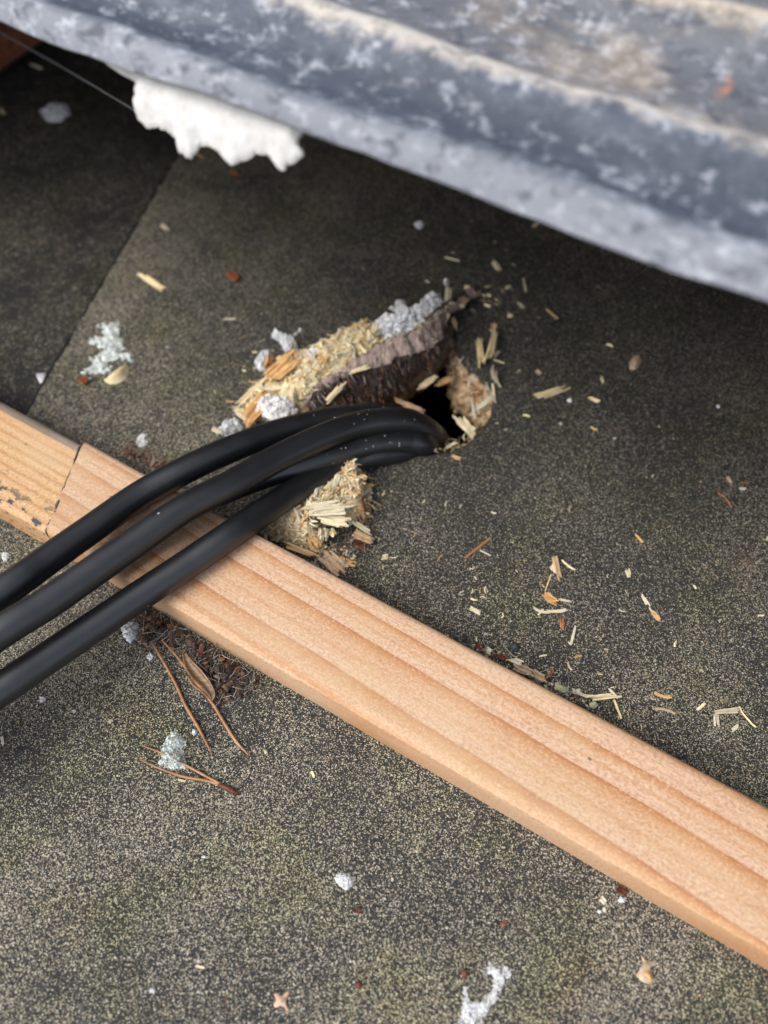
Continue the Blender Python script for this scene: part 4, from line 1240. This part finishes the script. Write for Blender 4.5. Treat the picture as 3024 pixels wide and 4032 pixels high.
npart('needle', [zBn(165, 1480), zBn(350, 1550, .0005), zBn(540, 1640), zBn(780, 1770), zBn(1000, 1890), zBn(1160, 1970)], 11, tp, M_NEEDLE)
npart('needle', [zBn(135, 1630), zBn(380, 1740), zBn(620, 1820), zBn(850, 1860), zBn(1010, 1910), zBn(1160, 1975)], 11, tp, M_NEEDLE)
npart('sheath', [zBn(1000, 1905), zBn(1100, 1950, .0003), zBn(1210, 2005)], 21, lambda t: 1 - .35 * (2 * t - 1) ** 2, M_RED)

def leaf_strip(name, center, widths, mat, label, cat, curl=.5, z=.001, conv=None, parent=None):
    P = catmull([at(*conv(x, y), z + dz) for x, y, dz in center], 6)
    n = len(P)
    V, F = [], []
    m_ = 7
    for i, p in enumerate(P):
        t = (P[min(i + 1, n - 1)] - P[max(i - 1, 0)]).normalized()
        s = Vector((0, 0, 1)).cross(t).normalized()
        f = i / (n - 1) * (len(widths) - 1); a = int(min(f, len(widths) - 2)); wv = (widths[a] + (widths[a + 1] - widths[a]) * (f - a)) * px_len(*conv(*center[0][:2]))
        for k_ in range(m_):
            u = k_ / (m_ - 1) * 2 - 1
            q = p + s * (u * wv * .5 * (1 - .25 * curl * abs(u))) + Vector((0, 0, curl * wv * .45 * u * u + .00022 * math.cos(u * 9)))
            V.append(q)
    for i in range(n - 1):
        for k_ in range(m_ - 1):
            a = i * m_ + k_
            F.append((a, a + 1, a + m_ + 1, a + m_))
    o = mesh_obj(name, V, F, mat, parent)
    md = o.modifiers.new('thick', 'SOLIDIFY'); md.thickness = .00018
    if label: tag(o, label, cat)
    return o
leaf_strip('dry_leaf', [(625, 480, .003), (680, 600, .0025), (770, 720, .002), (870, 830, .0018), (930, 930, .0012), (925, 1000, .0005)], [18, 46, 62, 50, 36, 6], M_LEAF, 'curled dry brown leaf blade lying on the bent needle', 'leaf', .9, .0012, zB)
leaf_strip('dry_leaf', [(690, 720, .0015), (760, 790, .001), (850, 880, .0008), (915, 980, .0003)], [30, 50, 34, 8], M_LEAF, 'smaller pinkish brown leaf lobe folded under the curled leaf', 'leaf', .4, .0008, zB)

def star_bract(c, pts, mat, label, name, cat, conv, h):
    poly = world_poly(pts, conv)
    o = lump(name, poly, h, .0016, .0006, mat, base=.0003, rough=.35, nscale=700, seed=77, bottom=.0001)
    tag(o, label, cat)
    return o
star_bract(None, [(1183, 1660), (1205, 1655), (1215, 1672), (1245, 1643), (1252, 1655), (1235, 1690), (1238, 1712), (1255, 1730), (1240, 1738), (1222, 1708), (1190, 1722), (1180, 1712), (1195, 1690)], M_BRACT, 'three lobed pinkish dry bract near the bottom edge', 'dry_bract', 'bract', z7, .0012)
hk = star_bract(None, [(1108, 1490), (1130, 1515), (1175, 1520), (1150, 1550), (1160, 1590), (1155, 1622), (1120, 1612), (1085, 1580), (1105, 1555), (1118, 1530)], M_HUSK, 'papery tan husk with an orange seed, lower right felt', 'seed_husk', 'husk', z8, .0014)
sd_ = lump('seed', world_poly([(1118, 1562), (1135, 1562), (1150, 1590), (1152, 1608), (1138, 1602), (1122, 1582)], z8), .0010, .0008, .0004, M_CHIP_ORANGE, hk, base=.0014, rough=.05)
rf = star_bract(None, [(918, 310), (940, 275), (970, 268), (985, 300), (970, 330), (945, 350), (920, 345)], M_BRACT, 'rough pinkish tan flake on the dark felt at right', 'wood_flake', 'flake', z6, .0016)
star_bract(None, [(330, 1560), (352, 1545), (362, 1570), (355, 1600), (338, 1592)], M_RED, 'dark red bud scale at the tip of the forked ice strip', 'bud_scale', 'bud', z8, .0016)
star_bract(None, [(1532, 1610), (1555, 1600), (1568, 1625), (1552, 1642), (1535, 1635)], M_RED, 'brown square bark crumb at the lower middle', 'bark_crumb', 'bark', z7, .001)
star_bract(None, [(1495, 180), (1515, 178), (1522, 195), (1500, 200)], M_PEBBLE, 'unused', 'pebble', 'pebble', lambda a, b_: (2027 + (a - 1508) * 1.4, 2546 + (b_ - 188) * 1.4), .0014)
bpy.data.objects['pebble']['label'] = 'small dark round pebble at the far timber edge'
star_bract(None, [(735, 320), (752, 308), (770, 330), (800, 340), (798, 358), (770, 360), (745, 345)], M_LICHEN, 'yellow green lichen crumb on the far side of the timber', 'lichen', 'lichen', z8, .0022)
star_bract(None, [(815, 345), (845, 340), (858, 360), (835, 372), (815, 365)], M_CREAM, 'cream woolly crumb next to the lichen by the timber', 'wool_crumb', 'crumb', z8, .0018)
star_bract(None, [(885, 405), (910, 395), (928, 415), (905, 430), (888, 425)], M_LICHEN, 'second lichen crumb below the pale tuft by the timber', 'lichen', 'lichen', z8, .0016)
star_bract(None, [(1140, 610), (1152, 605), (1158, 620), (1145, 626)], M_LICHEN, 'small yellowish crumb right of the long needles', 'lichen', 'lichen', z7, .001)

# ------------------------------------------------------------------ litter along the timber (nobody could count it)
def litter(name, poly, nflake, nfib, mats, fmats, label, cat, zmax, flake=(.0008, .003)):
    V, F, mi = [], [], []
    x0, x1 = min(p.x for p in poly), max(p.x for p in poly); y0, y1 = min(p.y for p in poly), max(p.y for p in poly)
    def pick():
        while True:
            x, y = random.uniform(x0, x1), random.uniform(y0, y1)
            if inside(poly, x, y): return x, y
    for k_ in range(nflake):
        x, y = pick()
        L = random.uniform(*flake); wd = L * random.uniform(.4, .8); th = L * random.uniform(.08, .3)
        M = Matrix.Translation((x, y, random.uniform(.0001, zmax) * smooth(0, .003, edge_dist(poly, x, y)))) @ Matrix.Rotation(random.uniform(0, 6.3), 4, 'Z') @ Matrix.Rotation(random.uniform(-.9, .9), 4, 'Y')
        b0 = len(V)
        for cx, cy, cz in ((-.5, -.3, 0), (.1, -.55, 0), (.5, .1, 0), (-.1, .5, 0), (-.4, -.2, 1), (.1, -.4, .6), (.4, .1, 1), (-.1, .4, .7)):
            V.append(M @ Vector((cx * L, cy * wd, cz * th)))
        mm = random.randrange(len(mats))
        for f in ((0, 3, 2, 1), (4, 5, 6, 7), (0, 1, 5, 4), (1, 2, 6, 5), (2, 3, 7, 6), (3, 0, 4, 7)):
            F.append(tuple(b0 + q for q in f)); mi.append(mm)
    specs = []
    for k_ in range(nfib):
        x, y = pick()
        a = random.uniform(0, 6.28); L = random.uniform(.002, .007)
        p = Vector((x, y, random.uniform(.0002, zmax)))
        q = p + Vector((math.cos(a) * L, math.sin(a) * L, random.uniform(-.0006, .0012)))
        q.z = max(q.z, .0002)
        m2 = (p + q) / 2 + Vector((random.uniform(-1, 1) * L * .25, random.uniform(-1, 1) * L * .25, .0004))
        specs.append(([p, m2, q], random.uniform(.00004, .00013), random.randrange(len(fmats))))
    o = mesh_obj(name, V, F, None, None, False, mats, mi)
    tag(o, label, cat, kind='stuff')
    if specs: strands('fibres', specs, fmats, o)['kind'] = 'stuff'
    return o
D1 = world_poly([(90, 40), (180, 10), (330, 40), (600, 210), (900, 400), (1150, 540), (1440, 720), (1420, 860), (1330, 940), (1130, 1000), (960, 1040), (930, 850), (760, 620), (560, 460), (330, 400), (180, 470), (130, 260)], zB)
litter('bark_litter', D1, 430, 300, [M_RED, M_SHRED, M_SHRED, M_FIB_DARK, M_FIB_DARK, M_LEAF], [M_FIB_DARK, M_FIB_GREY, M_FIB_GREY, M_FIB_DARK], 'dark red bark scraps and grey fibres gathered along the near timber edge', 'litter', .0042)
D2 = world_poly([(780, 420), (900, 440), (1010, 510), (1150, 560), (1060, 620), (960, 560), (840, 500)], z5)
litter('fibre_litter', D2, 90, 120, [M_RED, M_SHRED, M_HUSK, M_FIB_DARK], [M_FIB_DARK, M_FIB_GREY, M_FIB_RUST], 'dark scraps and fibres gathered above the left timber end', 'litter', .0025, (.0006, .0018))
D3 = world_poly([(380, 150), (520, 190), (720, 300), (900, 420), (880, 450), (700, 340), (500, 230), (380, 170)], z8)
litter('edge_litter', D3, 90, 70, [M_RED, M_SHRED, M_HUSK, M_LICHEN, M_CREAM], [M_FIB_DARK, M_FIB_GREY], 'dark scraps and lichen crumbs along the far timber edge', 'litter', .002, (.0005, .0016))
D4 = world_poly([(600, 700), (640, 640), (700, 700), (900, 800), (1100, 860), (1300, 760), (1420, 860), (1300, 950), (1180, 1000), (1000, 920), (800, 830)], z4)
litter('heap_litter', D4, 160, 90, [M_SAWDUST_BROWN, M_SHRED, M_CHIP_TAN, M_FIB_DARK, M_CHIP], [M_FIB_DARK, M_FIB_GREY], 'brown dust and scraps between the lower sawdust heap and the timber', 'litter', .0018, (.0005, .0018))
# crumbled wood on the chipboard inside the hole
# moss and dirt in the joint between the two battens
jp = [DV * (s_top - .0004) + NV * (W_N1 - .001), DV * (s_top + .0006) + NV * (W_N1 - .001), DV * (s_bot + .0010) + NV * (W_N0 + .0005), DV * (s_bot - .0010) + NV * (W_N0 + .0005)]
jt = lump('joint_moss', jp, .0007, .0005, .0003, M_BLACKGAP, base=W_H - .0007, rough=1.2, nscale=420, seed=31, jag=.0003, bottom=.0)
tag(jt, 'dark mossy dirt filling the joint between the two battens', 'moss', kind='stuff')

# ------------------------------------------------------------------ fine specks all over the felt
def specks(name, n, mats, weights, label):
    V, F, mi = [], [], []
    for k_ in range(n):
        px, py = random.uniform(-300, 3300), random.uniform(500, 4300)
        p = at(px, py, 0)
        nn = p.dot(NV)
        if W_N0 - .001 < nn < W_N1 + .001: continue
        if inside(hole, p.x, p.y) or inside(H1, p.x, p.y) or inside(H2, p.x, p.y): continue
        if (p - SEAM_B).dot(seam_n) > -.001: p.z = -.0055
        L = .00028 + .0008 * random.random() ** 4; wd = L * random.uniform(.35, .8)
        M = Matrix.Translation(p) @ Matrix.Rotation(random.uniform(0, 6.3), 4, 'Z')
        b0 = len(V)
        for cx, cy, cz in ((-.5, -.2, -.1), (.1, -.5, -.1), (.5, .1, -.1), (-.1, .5, -.1), (random.uniform(-.2, .2), 0, .5)):
            V.append(M @ Vector((cx * L, cy * wd, cz * wd)))
        mm = random.choices(range(len(mats)), weights)[0]
        for f in ((0, 1, 4), (1, 2, 4), (2, 3, 4), (3, 0, 4)):
            F.append(tuple(b0 + q for q in f)); mi.append(mm)
    o = mesh_obj(name, V, F, None, None, False, mats, mi)
    tag(o, label, 'crumbs', kind='stuff')
specks('felt_crumbs', 3200, [M_CREAM, M_CHIP, M_CHIP_TAN, M_RUSTBIT, M_ICE], [4, 3, 3, 1.2, 1], 'tiny pale crumbs and grit strewn over the felt')

def drift(n):
    V, F, mi = [], [], []
    mats = [M_CHIP, M_CREAM, M_CHIP, M_HUSK, M_CHIP_TAN]
    cs = [(hole_c, .030), (H1[4], .014), (H2[9], .016), (at(1900, 2350), .030), (at(2300, 2500), .034), (at(1950, 1180), .016)]
    k_ = 0
    while k_ < n:
        c, r = random.choice(cs)
        a = random.uniform(0, 6.283); rr = abs(random.gauss(0, 1)) * r
        p = Vector((c.x + math.cos(a) * rr, c.y + math.sin(a) * rr, 0)); nn = p.dot(NV)
        if W_N0 - .001 < nn < W_N1 + .0005 or nn < W_N0 or inside(hole, p.x, p.y): continue
        k_ += 1
        L = .0004 + .0022 * random.random() ** 3; wd = L * random.uniform(.12, .4)
        M = Matrix.Translation(p) @ Matrix.Rotation(random.uniform(0, 6.3), 4, 'Z')
        b0 = len(V); bd = random.uniform(-.25, .25) * L
        for cx, cy, cz in ((-.5, -.5, 0), (-.5, .5, 0), (0, -.5, 0), (0, .5, 0), (.5, -.4, 0), (.5, .4, 0), (-.5, 0, .6), (0, 0, .8), (.5, 0, .5)):
            V.append(M @ Vector((cx * L, cy * wd + (bd if cx == 0 else 0), cz * wd)))
        for f in ((0, 2, 7, 6), (2, 4, 8, 7), (1, 6, 7, 3), (3, 7, 8, 5)):
            F.append(tuple(b0 + q for q in f)); mi.append(k_ % 5)
    o = mesh_obj('sawdust_drift', V, F, None, None, False, mats, mi)
    tag(o, 'fine pale wood dust and shavings drifted round the hole', 'sawdust', kind='stuff')
drift(520)

# cobweb strand in front of the dark corner
cob = tube('cobweb_strand', catmull([at(-200, 20, .030), at(0, 128, .030), at(250, 268, .034), at(420, 368, .042), at(560, 452, .052)], 8), .00022, M_WEB, 6)
tag(cob, 'thin grey cobweb strand across the dark corner at the top left', 'cobweb')
